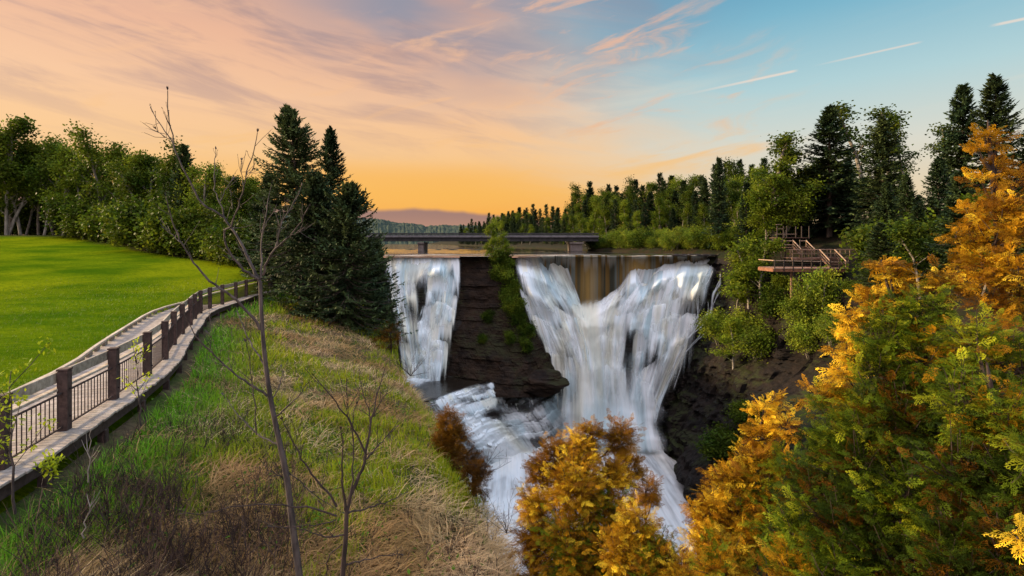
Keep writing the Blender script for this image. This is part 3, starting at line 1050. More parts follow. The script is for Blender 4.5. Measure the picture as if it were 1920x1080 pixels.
    am = np.exp(-((P - 1195) / 22) ** 2)[..., None] * 0.8 + np.exp(-((P - 1105) / 16) ** 2)[..., None] * 0.5
    c = c * (1 - am) + AMBER * am
    tp = ((1 - sstep(T, 0.0, 0.10 + 0.25 * fbm(P * .2, 0, 0, 3, 66))) * sstep(fbm(P * 0.12, 0, 0, 4, 65), .42, .6))[..., None]
    c = c * (1 - tp * .8) + np.array([0.62, 0.58, 0.50]) * tp * .8
    fo = sstep(T, 0.60, 0.95)[..., None]
    c = c * (1 - fo * 0.5) + np.array([0.45, 0.5, 0.46]) * fo * 0.5
    dn = 0.95 * sstep(P, 1002, 1030) * sstep(1350 - P, 0, 60)
    w.sheet(at(P, Q, Y), dn, c, (P - 1000) / 350, T)
    o = w.build('waterfall', M['curtain'])
    tag(o, 'clear amber curtain of water at the back of the right falls', 'waterfall', kind='structure')
    # left fall
    l = [
        [(722, 480), (728, 515), (736, 550), (745, 590), (752, 630), (758, 670), (764, 705), (770, 740)],
        [(748, 480), (745, 520), (752, 552), (760, 590), (765, 630), (770, 670), (776, 705), (784, 740)],
        [(775, 480), (766, 520), (766, 552), (772, 590), (776, 630), (782, 670), (788, 705), (796, 738)],
        [(818, 481), (806, 512), (790, 540), (786, 585), (791, 625), (798, 665), (804, 700), (810, 730)],
    ]
    r = [
        [(800, 482), (796, 515), (790, 550), (788, 580), (778, 605), (778, 645), (782, 680), (786, 705)],
        [(828, 482), (824, 520), (816, 556), (806, 585), (796, 615), (792, 650), (792, 685), (794, 710)],
        [(842, 482), (838, 525), (832, 560), (824, 590), (814, 622), (806, 655), (803, 690), (802, 712)],
        [(864, 483), (862, 525), (858, 562), (852, 595), (844, 628), (834, 660), (824, 695), (816, 716)],
    ]
    gl = [(790, 556, 10, 26, 0.92), (846, 505, 6, 20, 0.5), (846, 600, 14, 20, 0.55), (808, 540, 12, 16, 0.45), (826, 565, 14, 8, 0.45), (838, 640, 10, 20, 0.5), (815, 600, 14, 6, 0.4), (797, 515, 6, 14, 0.5)]
    w = Water()
    fall_sheet(w, l, 120, 160, 0.5, 0.56, [(776, 580, 10, 50, CREAM, 0.75), (765, 500, 30, 14, BLUE, 0.6)], 0.0, 0.30, gl, (0.04, 0.10), 0.8, 43, events=26, au=0.2)
    fall_sheet(w, r, 100, 160, 0.6, 0.46, [(830, 540, 30, 60, BLUE, 0.5)], 0.5, 0.22, gl, (0.10, 0.14), 1.0, 47, events=44, au=0.16, av=0.08)
    GL = [(790, 552, 9, 26, 0.95), (846, 520, 5, 16, 0.5), (812, 552, 8, 8, .5), (838, 650, 9, 18, .4)]
    for k, (cr, L, dr) in enumerate([
            ([(720, 480), (760, 482), (800, 483), (830, 483), (866, 484)], [60, 54, 50, 44, 40], 0.03),
            ([(728, 522), (752, 530), (778, 520)], 76, 0.12), ([(800, 518), (830, 512), (862, 516)], 40, -0.06),
            ([(796, 545), (826, 540), (860, 548)], 44, -0.08), ([(740, 575), (762, 582), (784, 590)], 120, 0.10),
            ([(792, 572), (820, 568), (856, 578)], 40, -0.08), ([(780, 600), (800, 594), (824, 596), (850, 604)], [104, 100, 80, 50], -0.06),
            ([(806, 640), (824, 634), (842, 640)], 60, -0.08), ([(750, 640), (775, 652), (800, 650)], 80, 0.06), ([(782, 655), (805, 652), (832, 655)], 66, -0.1), ([(758, 675), (785, 680), (822, 676)], 44, 0.05)]):
        tier(w, smooth_fall, cr, L, dr, 0.92, 1.2, 600 + k * 13, 100, 44, 0.3 * k, GL, [(776, 600, 8, 60, CREAM, .6)], front=0.6 + .06 * k)
    U, W = np.meshgrid(np.linspace(-24, -11, 90), np.linspace(90, 101, 80), indexing='ij')
    d = 0.95 * np.exp(-(((U + 18.6) / 3.0) ** 2 + ((W - 98.5) / 4.2) ** 2)) * (0.5 + fbm(U * .7, W * .4, 0, 4, 83)) * sstep(101 - W, 0, 0.5)
    d = np.maximum(d, 0.6 * np.exp(-(((U + 19.5 + (98 - W) * 0.15) / 1.8) ** 2)) * sstep(W, 90, 93))
    w.sheet(np.stack([U, W, -26.55 + 0.5 * fbm(U, W, 0, 3, 85)], -1), d, WHITE, U * 0.03 + 4, W * 0.06)
    o = w.build('waterfall', M['silk'])
    tag(o, 'narrower left waterfall in two stepped columns beside the rock pillar', 'waterfall', kind='structure')
    # side trickles down the rocks at the right end of the falls
    w = Water()
    r = np.random.default_rng(5)
    main = [([(1356, 488), (1352, 510), (1346, 532), (1340, 550), (1330, 575), (1316, 600), (1300, 622), (1284, 642), (1268, 676), (1255, 720)], 5, .75),
            ([(1338, 492), (1326, 515), (1318, 540), (1308, 562), (1304, 590), (1296, 620)], 4, .6), ([(1346, 545), (1338, 575), (1326, 598), (1312, 622), (1296, 642), (1280, 668)], 4, .6),
            ([(1320, 500), (1318, 530), (1310, 560), (1306, 600), (1290, 640)], 3, .5), ([(1330, 560), (1322, 590), (1304, 612), (1292, 650), (1272, 700), (1262, 740)], 3, .5)]
    for k in range(9):
        pts, wd0, d = main[k % len(main)]
        p = np.array(pts, float) + (r.normal(0, 1, (len(pts), 2)) * (4, 3) + r.normal(0, 6, 2) * (k >= len(main)))
        hw = .62 * wd0 * (1 if k < len(main) else .6) * (0.6 + .6 * r.random(len(p)))
        gL = [[(x - h_, y) for (x, y), h_ in zip(p, hw)], [(x, y + 1) for x, y in p], [(x + h_, y + 2) for (x, y), h_ in zip(p, hw)]]
        A = interp_rows(gL, 14, 110)
        tu, tv = np.meshgrid(np.linspace(0, 1, 14), np.linspace(0, 1, 110), indexing='ij')
        Yd = fall_depth(A[..., 0], A[..., 1], False) - 1.4 - 0.9 * fbm(tu * 5, tv * 9, 0, 3, 81 + k)
        brk = fbm(tv * 7, tu * 2, k * 3.3, 3, 87)
        w.sheet(at(A[..., 0], A[..., 1], Yd), np.clip(d * (brk * 2 - .15), 0, 1) * sstep(tu, 0, .45) * sstep(1 - tu, 0, .45) * sstep(tv, 0, .06) * sstep(1 - tv, 0, .1), WHITE * 0.95, tu * 0.06 + k, tv * 3)
    o = w.build('waterfall', M['silk'])
    tag(o, 'thin white trickles down black rocks at the right end of the falls', 'waterfall', kind='structure')


waterfalls()


# ------------------------------------------------------------------ rock pillar between the falls
def pillar():
    le = np.array([[478, 862], [490, 856], [530, 852], [562, 850], [595, 842], [640, 828], [680, 820], [712, 816], [760, 800]])
    ri = np.array([[478, 958], [490, 964], [535, 974], [560, 982], [592, 1002], [625, 1022], [660, 1042], [690, 1053], [712, 1052], [735, 1040], [760, 1030]])
    py = np.linspace(482, 745, 230)
    th = np.linspace(0, 1, 260)
    T, Q = np.meshgrid(th, py, indexing='ij')
    L = np.interp(Q, le[:, 0], le[:, 1]) + 7 * (fbm(Q * 0.06, 0, 0, 4, 91) - 0.5)
    Rr = np.interp(Q, ri[:, 0], ri[:, 1]) + 7 * (fbm(Q * 0.06, 5, 0, 4, 92) - 0.5)
    P = L + (Rr - L) * T
    t = (Q - 482) / 230
    ridge = np.interp(Q, [482, 720], [0.86, 0.72])           # the nose of the pillar
    prof = np.where(T < ridge, (T / ridge) ** 0.55, np.maximum(1 - (T - ridge) / (1 - ridge), 0) ** 0.6)
    Y = 111.5 - 9.0 * t - (2.5 + 4.5 * t) * prof + 2.5
    X = (P - 960) / F * Y
    Z = (HY - Q) / F * Y
    a = 0.55 * (ledges(X + Y, Z + 1.2 * fbm(X * .15, Z * .1, 0, 3, 94), 95, 0.9, 2.2) - 1.0) + 4.0 * (fbm(X * 0.22, Z * 0.22, 0, 6, 96) - .5)
    Y = Y - a * 0.8 * np.minimum(prof * 2, 1)
    V = at(P, Q, Y)
    top = V[:, :1].copy()
    top[:, 0, 1] = 112.5
    top[:, 0, 2] = V[:, 0, 2] + 0.2
    V = np.concatenate([top, V], 1)
    nv = V.shape[1]
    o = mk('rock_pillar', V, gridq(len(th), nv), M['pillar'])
    tag(o, 'huge dark layered rock pillar parting the left and right waterfalls', 'rock')

    # rounded black boulder at the foot of the pillar
    n, k = 40, 26
    A, B = np.meshgrid(np.linspace(0, 2 * math.pi, n, endpoint=False), np.linspace(0.0, math.pi, k), indexing='ij')
    N = np.stack([np.sin(B) * np.cos(A), np.sin(B) * np.sin(A), np.cos(B)], -1)
    rr = 0.55 + 0.95 * fbm(N[..., 0] * 1.6 + 5, N[..., 1] * 1.6, N[..., 2] * 2.2, 4, 97)
    lay = np.floor(N[..., 2] * 5 + N[..., 0])
    V = N * rr[..., None] * np.array([4.4, 3.0, 2.2]) + 0.25 * hsh(lay, 0, 98)[..., None] * N * np.array([1, 1, 0])
    q = gridq(n, k)
    wrap = np.array([[(n - 1) * k + j, j, j + 1, (n - 1) * k + j + 1] for j in range(k - 1)])[:, ::1]
    o = mk('boulder', V, [np.concatenate([q, wrap])], M['pillar'])
    o.location = at(1016, 716, 99.3)
    tag(o, 'lumpy wet black boulder at the foot of the rock pillar beside the plume', 'rock')


pillar()


# ------------------------------------------------------------------ stepped rapids below the left fall
lips = np.array([[0.0, 0.0], [0.10, 1.4], [0.22, 1.6], [0.42, 5.0], [0.50, 5.3], [0.72, 9.0], [0.80, 9.2], [1.0, 12.4]])


def rapid_depth(px, py):
    k = py + 0.32 * (px - 820)
    lip = np.maximum(745 - 0.32 * (px - 820), 703.0)
    Y = 26.85 * F / (lip - HY) - 0.055 * (py - lip) + 5 * sstep(px, 1022, 1062)
    return Y, k


def rapids():
    px = np.linspace(760, 1085, 230)
    py = np.linspace(690, 880, 170)
    P, Q = np.meshgrid(px, py, indexing='ij')
    Y, k = rapid_depth(P, Q)
    k2 = k + 34 * (fbm(P * 0.014, Q * 0.02, 0, 5, 101) - 0.5) + 5 * (hsh(P / 9 + 2 * vn(Q / 8.0), Q / 14, 102) - 0.5)
    s = 0
    for lk, hh in ((748, 1.3), (758, .5), (771, 1.0), (783, .6), (797, 1.5), (806, .5), (819, 1.2), (829, .5), (842, 1.3), (852, .4), (865, 1.2)):
        s = s + hh * sstep(k2, lk - 4, lk + 1.5)
    base = (k - 745) * 0.062
    X = (P - 960) / F * Y
    Yr = Y - (s - base) * 0.9 * sstep(k, 738, 752) - 1.0 * (fbm(X * 0.4, Q * 0.06, 0, 5, 103) - 0.5)
    # pool side: flat water level left behind the first lip
    V = at(P, Q, Yr)
    lipq = np.maximum(745 - 0.32 * (P - 820), 703.0)
    V[..., 2] = np.where(Q < lipq - 1.0, np.minimum(V[..., 2], -27.6), V[..., 2])
    o = mk('riverbed', V, gridq(len(px), len(py)), M['rock'])
    tag(o, 'black rock steps under the rapids below the left fall', 'riverbed', kind='structure')
    # foam over the steps
    w = Water()
    P, Q = np.meshgrid(np.linspace(785, 1072, 260), np.linspace(700, 876, 200), indexing='ij')
    Y, k = rapid_depth(P, Q)
    k2 = k + 34 * (fbm(P * 0.014, Q * 0.02, 0, 5, 101) - 0.5) + 5 * (hsh(P / 9 + 2 * vn(Q / 8.0), Q / 14, 102) - 0.5)
    s = 0
    just = 0
    for lk, hh in ((748, 1.3), (758, .5), (771, 1.0), (783, .6), (797, 1.5), (806, .5), (819, 1.2), (829, .5), (842, 1.3), (852, .4), (865, 1.2)):
        s = s + hh * sstep(k2, lk - 4, lk + 3)
        just = np.maximum(just, sstep(k2, lk - 1, lk + 1) * (1 - sstep(k2, lk + 6, lk + 20)))
    Yw = Y - (s - (k - 745) * 0.062) * 0.9 * sstep(k, 738, 752) - 0.75 - 0.5 * (fbm(P * 0.06, Q * 0.06, 0, 4, 107) - 0.5)
    d = 0.20 + 0.34 * just + 0.5 * (fbm(P * 0.025, Q * 0.035, 0, 4, 105) - 0.5)
    # main chute along the left
    cx = np.interp(Q, [745, 770, 800, 840, 880], [850, 880, 905, 945, 985])
    ch = np.exp(-((P - cx) / np.interp(Q, [745, 800, 880], [42, 55, 70])) ** 2)
    d = np.maximum(d, 0.95 * ch)
    d = d * sstep(k, 740, 750)
    d = d * spots(P, Q, [(880, 752, 30, 8, 0.6), (925, 725, 28, 9, 0.8), (960, 755, 40, 12, 0.75), (925, 778, 22, 10, 0.9), (1000, 728, 30, 16, 0.85), (1040, 705, 18, 16, 1.0), (985, 765, 16, 7, 0.5), (1000, 735, 40, 10, .6)])
    d = d * (1 - 0.9 * sstep(Q, 690, 712) * (Q < 712) * (P > 960))
    d = np.maximum(d, 0.9 * sstep(P, 1040, 1066) * sstep(Q, 715, 740))
    d = np.clip(d, 0, 1) * sstep(P + 16 * (fbm(Q * .08, 0, 0, 3, 106) - .5), 785, 812) * sstep(1076 - P, 0, 14) * sstep(878 - Q, 0, 6)
    d = d * (1 - sstep(P + 1.6 * (712 - Q) + 18 * (fbm(P * .05, Q * .08, 0, 3, 108) - .5), 932, 968) * (Q < 745) * (1 - sstep(Q, 728, 745)))
    c = WHITE * np.ones(P.shape + (1,))
    b = sstep(fbm(P * 0.03, Q * 0.03, 0, 3, 109), 0.40, 0.55)[..., None] * (1 - ch)[..., None]
    c = c * (1 - 0.8 * b) + BLUE * 0.9 * 0.8 * b
    cr = np.exp(-((P - cx - 34) / 14) ** 2)[..., None] * 0.7 * sstep(Q, 775, 800)[..., None]
    c = c * (1 - cr) + CREAM * cr
    fx = (k2 - 740) / 140
    fu = (P - 0.75 * (Q - 745)) / 300
    w.sheet(at(P, Q, Yw), d, c, fu, fx)
    rd = lambda x, y: rapid_depth(x, y)[0]
    for k, (cr, L, dr) in enumerate([
            ([(812, 749), (850, 737), (890, 722), (928, 713)], [16, 18, 16, 10], 0.5), ([(846, 773), (880, 757), (915, 742), (940, 734)], [22, 22, 16, 12], 0.5),
            ([(880, 742), (910, 733), (950, 722), (985, 730)], 12, 0.6), ([(955, 786), (985, 773), (1020, 762), (1056, 752)], [26, 30, 30, 30], 0.1),
            ([(940, 802), (975, 797), (1010, 790), (1054, 784)], 30, 0.3), ([(950, 826), (985, 822), (1020, 818), (1050, 812)], 30, 0.3), ([(965, 848), (1000, 846), (1040, 842)], 26, 0.3),
            ([(930, 745), (965, 748), (1000, 744)], 14, 0.3), ([(880, 790), (905, 782), (935, 775)], 20, 0.6)]):
        tier(w, rd, cr, L, dr, 0.80, 0.5, 800 + k * 13, 120, 34, 0.3 * k, [(925, 778, 22, 9, .9), (965, 752, 26, 8, .8), (1000, 800, 18, 10, .7), (985, 838, 14, 12, .7), (905, 735, 16, 5, .7), (1035, 775, 10, 12, .6)], (), lobes=3.0, lead=.5, front=1.3)
    o = w.build('rapids', M['rapid'])
    tag(o, 'foaming stepped rapids between the left fall and the lower river', 'rapids', kind='structure')
    # dark pool at the foot of the left fall
    U, W = np.meshgrid(np.linspace(730, 1040, 80), np.linspace(0, 1, 50), indexing='ij')
    front = 26.85 * F / (np.maximum(745 - 0.32 * (U - 820), 703.0) - HY) - 0.1
    Yp = front + (np.maximum(front + 4, 111) - front) * W
    o = mk('pool', np.stack([(U - 960) / F * Yp, Yp, -26.75 - 0 * U], -1), gridq(80, 50), M['pool'], smooth=True, extra={'foam': (0 * U).ravel()})
    tag(o, 'dark still pool at the foot of the rock pillar', 'pool', kind='structure')


rapids()


# ------------------------------------------------------------------ rivers
def rivers():
    xs = np.linspace(0, 1, 120)
    # upper river from the lip back to the hills
    ys = np.concatenate([np.linspace(110.2, 215, 420), np.geomspace(216, 2600, 60)])
    U, Y = np.meshgrid(xs, ys, indexing='ij')
    xl, xr = Xe(Y) - 12, Xr(Y) + 4
    xl = np.where(Y < 113, (720 - 960) / F * Y, xl)
    X = xl + (xr - xl) * U
    Z = RIVZ - 0.35 * (1 - sstep(Y, 110, 116)) + 0 * X
    Z = Z + 0.075 * (fbm(X * 0.22, Y * 1.1, 0, 2, 121) - 0.5) * sstep(Y, 111, 114) * (1 - sstep(Y, 195, 214)) + 0.12 * (fbm(X * .12, Y * .25, 0, 2, 122) - .5) * sstep(Y, 111, 116)
    foam = (1 - sstep(Y, 110, 118)) * 0.9 + 0.12 * (1 - sstep(Y, 120, 160))
    o = mk('river', np.stack([X, Y, Z], -1), gridq(120, len(ys)), M['river'], smooth=True, extra={'foam': foam.ravel()})
    tag(o, 'upper river reflecting the sunset above the falls', 'river', kind='structure')
    # white water in the gorge
    w = Water()
    U, W = np.meshgrid(np.linspace(-16, 33, 220), np.linspace(30, 108, 260), indexing='ij')
    Z = LOWZ + 0.9 * fbm(U * 0.25, W * 0.12, 0, 4, 113) + 0.6 * (fbm(U * 0.8, W * 0.4, 0, 3, 114) - 0.5)
    d = 0.85 * sstep(108 - W, 0, 6) - 0.25 * sstep(fbm(U * 0.16, W * 0.06, 0, 3, 117), 0.5, 0.65)
    c = WHITE * np.ones(U.shape + (1,))
    cr = sstep(fbm(U * 0.2 + 4, W * 0.05, 0, 3, 119), 0.45, 0.62)[..., None]
    c = c * (1 - 0.7 * cr) + np.array([0.80, 0.72, 0.62]) * 0.7 * cr
    w.sheet(np.stack([U, W, Z], -1), d, c, U / 30, W / 60)
    o = w.build('river', M['rapid'])
    tag(o, 'churning white river at the bottom of the gorge', 'river', kind='structure')
    V = np.array([[-30, 10, LOWZ - 1.2], [60, 10, LOWZ - 1.2], [60, 125, LOWZ - 1.2], [-30, 125, LOWZ - 1.2]])
    o = mk('gorge_floor', V, [np.array([[0, 1, 2, 3]])], M['rock'])
    tag(o, 'dark rock floor under the gorge river', 'ground', kind='structure')
    # rocks breaking the upper river
    random.seed(5)
    lipr = [(1268, 110.9), (1283, 110.7), (1297, 110.8), (1308, 110.6), (1322, 110.7), (1334, 110.6), (1347, 110.8)]
    for k, (px, Y) in enumerate(lipr + [(838, 205), (862, 230), (880, 200), (905, 240), (822, 185), (850, 180), (930, 215), (896, 178), (770, 190), (944, 190)]):
        b = MB()
        n, mth = 10, 6
        th = np.linspace(0, 2 * math.pi, n, endpoint=False)
        ph = np.linspace(0, 1, mth)
        A, B = np.meshgrid(th, ph, indexing='ij')
        rr = (1 - B ** 2.2) * (0.8 + 0.5 * hsh(A * 3, B * 5, k))
        w_ = 1.2 + random.random() * 2.2
        V = np.stack([np.cos(A) * rr * w_, np.sin(A) * rr * 0.9, B * 0.55 - 0.15], -1)
        q = gridq(n, mth)
        wrap = np.array([[(n - 1) * mth + j, j, j + 1, (n - 1) * mth + j + 1] for j in range(mth - 1)])
        o = mk('river_rock', V, [np.concatenate([q, wrap])], M['rock'])
        o.location = ((px - 960) / F * Y, Y, RIVZ)
        if k < len(lipr):
            o.scale = (.4, .5, 1.0)
            o.location.z -= .15
            tag(o, 'small dark rock on the lip at the right end of the right falls', 'rock', 'rocks on the lip of the falls')
        else:
            tag(o, 'low dark rock breaking the sunset-lit upper river near the bridge', 'rock', 'rocks in the upper river')


rivers()


# ------------------------------------------------------------------ far hills
def hills():
    for name, Y, pts, lab, seed in (
            ('hills', 1500, [(300, 400), (600, 402), (690, 413), (715, 414), (745, 421), (775, 421), (800, 426), (830, 424), (855, 425), (880, 425), (920, 428), (1000, 430), (1200, 432), (1500, 432)], 'low wooded hills on the horizon beyond the bridge', 131),):
        px = np.linspace(300, 1500, 500)
        p = np.array(pts, float)
        top = np.interp(px, p[:, 0], p[:, 1])
        top = top - 3.2 * fbm(px * 0.10, 0, 0, 4, seed) - 2.0 * hsh(px / 3.2, 0, seed)
        rows = []
        for k in range(14):
            s = k / 13
            Y_ = Y - 500 * s + 30 * (fbm(px * 0.06, s * 6, 0, 3, seed + 3) - 0.5)
            zt = (HY - top) / F * Y * (1 - s ** 1.5) + (-6) * s ** 1.5 + (6 * fbm(px * 0.25, s * 12, 0, 3, seed + 5) - 3) * (s < 0.98) * (s > 0.01)
            rows.append(np.stack([(px - 960) / F * Y_, Y_, zt], -1))
        V = np.stack(rows, 1)
        m, g, out = material('far_forest')
        pos = g.new('ShaderNodeNewGeometry').outputs['Position']
        n = g.noise(g.mapping(pos, (1, 0.3, 1.5)), 0.06, 5, 0.7)
        p_ = principled(g, g.mix(g.range(n, 0.35, 0.65), (0.016, 0.030, 0.026, 1), (0.040, 0.056, 0.036, 1)), 0.95, g.bump(n, 0.8, 6.0), 0.1)
        g.l.new(p_.outputs[0], out.inputs[0])
        o = mk(name, V, gridq(len(px), 14), m)
        tag(o, lab, 'hills', kind='structure')


hills()


# ------------------------------------------------------------------ boardwalk and its railing
DECKZ = -3.55


def path(y):
    return np.array([float(Xb(y)), y, 0.0])


def boardwalk():
    # arc-length table of the outer edge line
    yy = np.linspace(4.0, 47, 2000)
    xx = Xb(yy)
    s = np.concatenate([[0], np.cumsum(np.hypot(np.diff(xx), np.diff(yy)))])
    def pt(d):
        y = np.interp(d, s, yy)
        return np.array([np.interp(y, yy, xx), y])
    def frame(d):
        p = pt(d)
        t = pt(d + 0.5) - pt(d - 0.5)
        t = t / np.linalg.norm(t)
        return p, t, np.array([t[1], -t[0]])            # point, along, towards the gorge
    root = empty('boardwalk', (float(Xb(10)), 10, DECKZ), 'weathered grey plank boardwalk curving along the lawn towards the big spruces', 'boardwalk')
    base = (float(Xb(10)), 10, DECKZ)
    planks, joist, kerb = MB(), MB(), MB()
    L = s[-1]
    rng = random.Random(3)
    d = 0.3
    zf = lambda y: DECKZ - 0.012 * max(0, y - 22)
    while d < L - 1:
        p, t, n = frame(d)
        z = zf(p[1])
        ov = 0.44 + rng.uniform(-0.02, 0.02)
        a = np.array([p[0] + n[0] * ov, p[1] + n[1] * ov, z])
        b = np.array([p[0] - n[0] * 2.2, p[1] - n[1] * 2.2, z])
        v = rng.uniform(0.72, 1.12)
        planks.beam(a, b, 0.132, 0.045, (v, v * rng.uniform(.97, 1.0), v * rng.uniform(.94, 1.0)))
        d += 0.14
    d = 0.6
    while d < L - 2.5:
        p, t, n = frame(d)
        q, t2, n2 = frame(d + 1.95)
        for off in (0.36, -0.7, -2.05):
            joist.beam((p[0] + n[0] * off, p[1] + n[1] * off, zf(p[1]) - 0.14), (q[0] + n2[0] * off, q[1] + n2[1] * off, zf(q[1]) - 0.14), 0.06, 0.2, .8)
        for off in (0.34, -2.0):
            g = p[:2] + n * off
            legs = MB()
            legs.box((g[0], g[1], zf(p[1]) - 0.65), 0.14, 0.14, 0.85, (t[0], t[1], 0), col=.9)
            legs.build('support_post', M['post'], root, base)
        # low kerb rail on blocks along the lawn side
        a = (p[0] - n[0] * 2.12, p[1] - n[1] * 2.12, zf(p[1]) + 0.19)
        b = (q[0] - n2[0] * 2.12, q[1] - n2[1] * 2.12, zf(q[1]) + 0.19)
        kerb.beam(a, b, 0.11, 0.075, rng.uniform(.85, 1.1))
        for f in (0.15, 0.65):
            c = np.array(a) * (1 - f) + np.array(b) * f
            kerb.beam(c - np.array([t[0], t[1], 0]) * 0.2 - (0, 0, 0.105), c + np.array([t[0], t[1], 0]) * 0.2 - (0, 0, 0.105), 0.09, 0.12, .5)
        d += 1.95
    planks.build('deck', M['deck'], root, base)
    joist.build('joists', M['post'], root, base)
    kerb.build('kerb_rail', M['rail'], root, base)

    rl = empty('railing', base, 'brown wooden railing with thin dark balusters along the gorge side of the boardwalk', 'railing')
    posts = [8.0, 9.65, 11.55, 13.6, 15.5, 17.7, 19.8, 21.9, 23.9, 25.9, 27.9, 30.0, 32.4, 35.0, 37.6, 40.2, 43.0]
    posts = [4.6, 6.3] + posts
    P = []
    for y in posts:
        x = float(Xb(y))
        t = np.array([float(Xb(y + .3) - Xb(y - .3)), 0.6, 0])
        t /= np.linalg.norm(t)
        n = np.array([t[1], -t[0], 0])
        P.append((np.array([x, y, zf(y)]), t, n))
    for p, t, n in P:
        b = MB()
        v = rng.uniform(.8, 1.15)
        b.box(p + (0, 0, 0.50), 0.165, 0.165, 1.30, t, col=v)
        b.box(p + (0, 0, 1.165), 0.185, 0.185, 0.035, t, col=v * 0.9)
        for zz in (0.28, 0.80):
            b.box(p + n * 0.10 + (0, 0, zz), 0.03, 0.03, 0.03, t, col=.4)
        b.build('post', M['post'], rl, base)
    for (p, t, n), (q, t2, n2) in zip(P[:-1], P[1:]):
        i1, i2 = p - n * 0.12, q - n2 * 0.12
        b = MB()
        b.beam(i1 + (0, 0, 1.02), i2 + (0, 0, 1.02), 0.05, 0.20, rng.uniform(.6, .95))
        b.build('top_rail', M['rail'], rl, base)
        b = MB()
        b.beam(i1 + (0, 0, 0.80), i2 + (0, 0, 0.80), 0.11, 0.05, rng.uniform(.95, 1.2))
        b.build('middle_rail', M['rail'], rl, base)
        u = (q - p) / np.linalg.norm(q - p)
        a0, a1 = p + u * 0.09, q - u * 0.09
        b = MB()
        b.beam(a0 + (0, 0, 0.74), a1 + (0, 0, 0.74), 0.035, 0.03, .8)
        b.beam(a0 + (0, 0, 0.10), a1 + (0, 0, 0.10), 0.035, 0.03, .8)
        k = int(np.linalg.norm(a1 - a0) / 0.125)
        for j in range(1, k):
            c = a0 + (a1 - a0) * j / k
            b.tube([c + (0, 0, .10), c + (0, 0, .74)], 0.0095, 5, .7)
        b.build('balusters', M['post'], rl, base)


boardwalk()


# ------------------------------------------------------------------ road bridge over the upper river
def bridge():
    Y = 150.0
    base = (-8, Y, RIVZ)
    root = empty('road_bridge', base, 'long low dark girder road bridge crossing the river above the falls', 'bridge')
    x0, x1 = (640 - 960) / F * Y, (1118 - 960) / F * Y
    zt, zb = 1.75, 0.15
    b = MB()
    b.beam((x0, Y, zt), (x1, Y, zt), 9.0, 0.55, (.9, .9, .95))
    b.build('deck', M['conc'], root, base)
    b = MB()
    for dy in (-3.6, -1.2, 1.2, 3.6):
        b.beam((x0, Y + dy, zt - 0.28 - 0.55), (x1, Y + dy, zt - 0.28 - 0.55), 0.4, 1.1, .9)
    x = x0 + 3
    while x < x1:
        b.box((x, Y - 3.84, zt - 0.85), 0.12, 0.1, 0.95, col=.7)
        x += 2.6
    b.build('girders', M['steel'], root, base)
    for dy in (-4.3, 4.3):
        b = MB()
        b.beam((x0, Y + dy, zt + 0.85), (x1, Y + dy, zt + 0.85), 0.12, 0.28, .9)
        b.beam((x0, Y + dy, zt + 0.45), (x1, Y + dy, zt + 0.45), 0.1, 0.1, .9)
        x = x0 + 1
        while x < x1:
            b.box((x, Y + dy, zt + 0.6), 0.14, 0.14, 0.75, col=.8)
            x += 2.0
        b.build('parapet_rail', M['steel'], root, base)
    for px, w in ((793, 1.6), (1078, 3.4)):
        b = MB()
        xc = (px - 960) / F * Y
        b.box((xc, Y, -1.35), w, 7.2, 2.9, col=(1.0, .88, .8))
        b.box((xc, Y, -0.10), w * 1.15, 8.2, 0.5, col=(1, .9, .82))
        b.box((xc, Y, -2.85), w * 1.5, 8.8, 0.6, col=(.35, .3, .28))
        b.build('pier', M['conc'], root, base)


bridge()


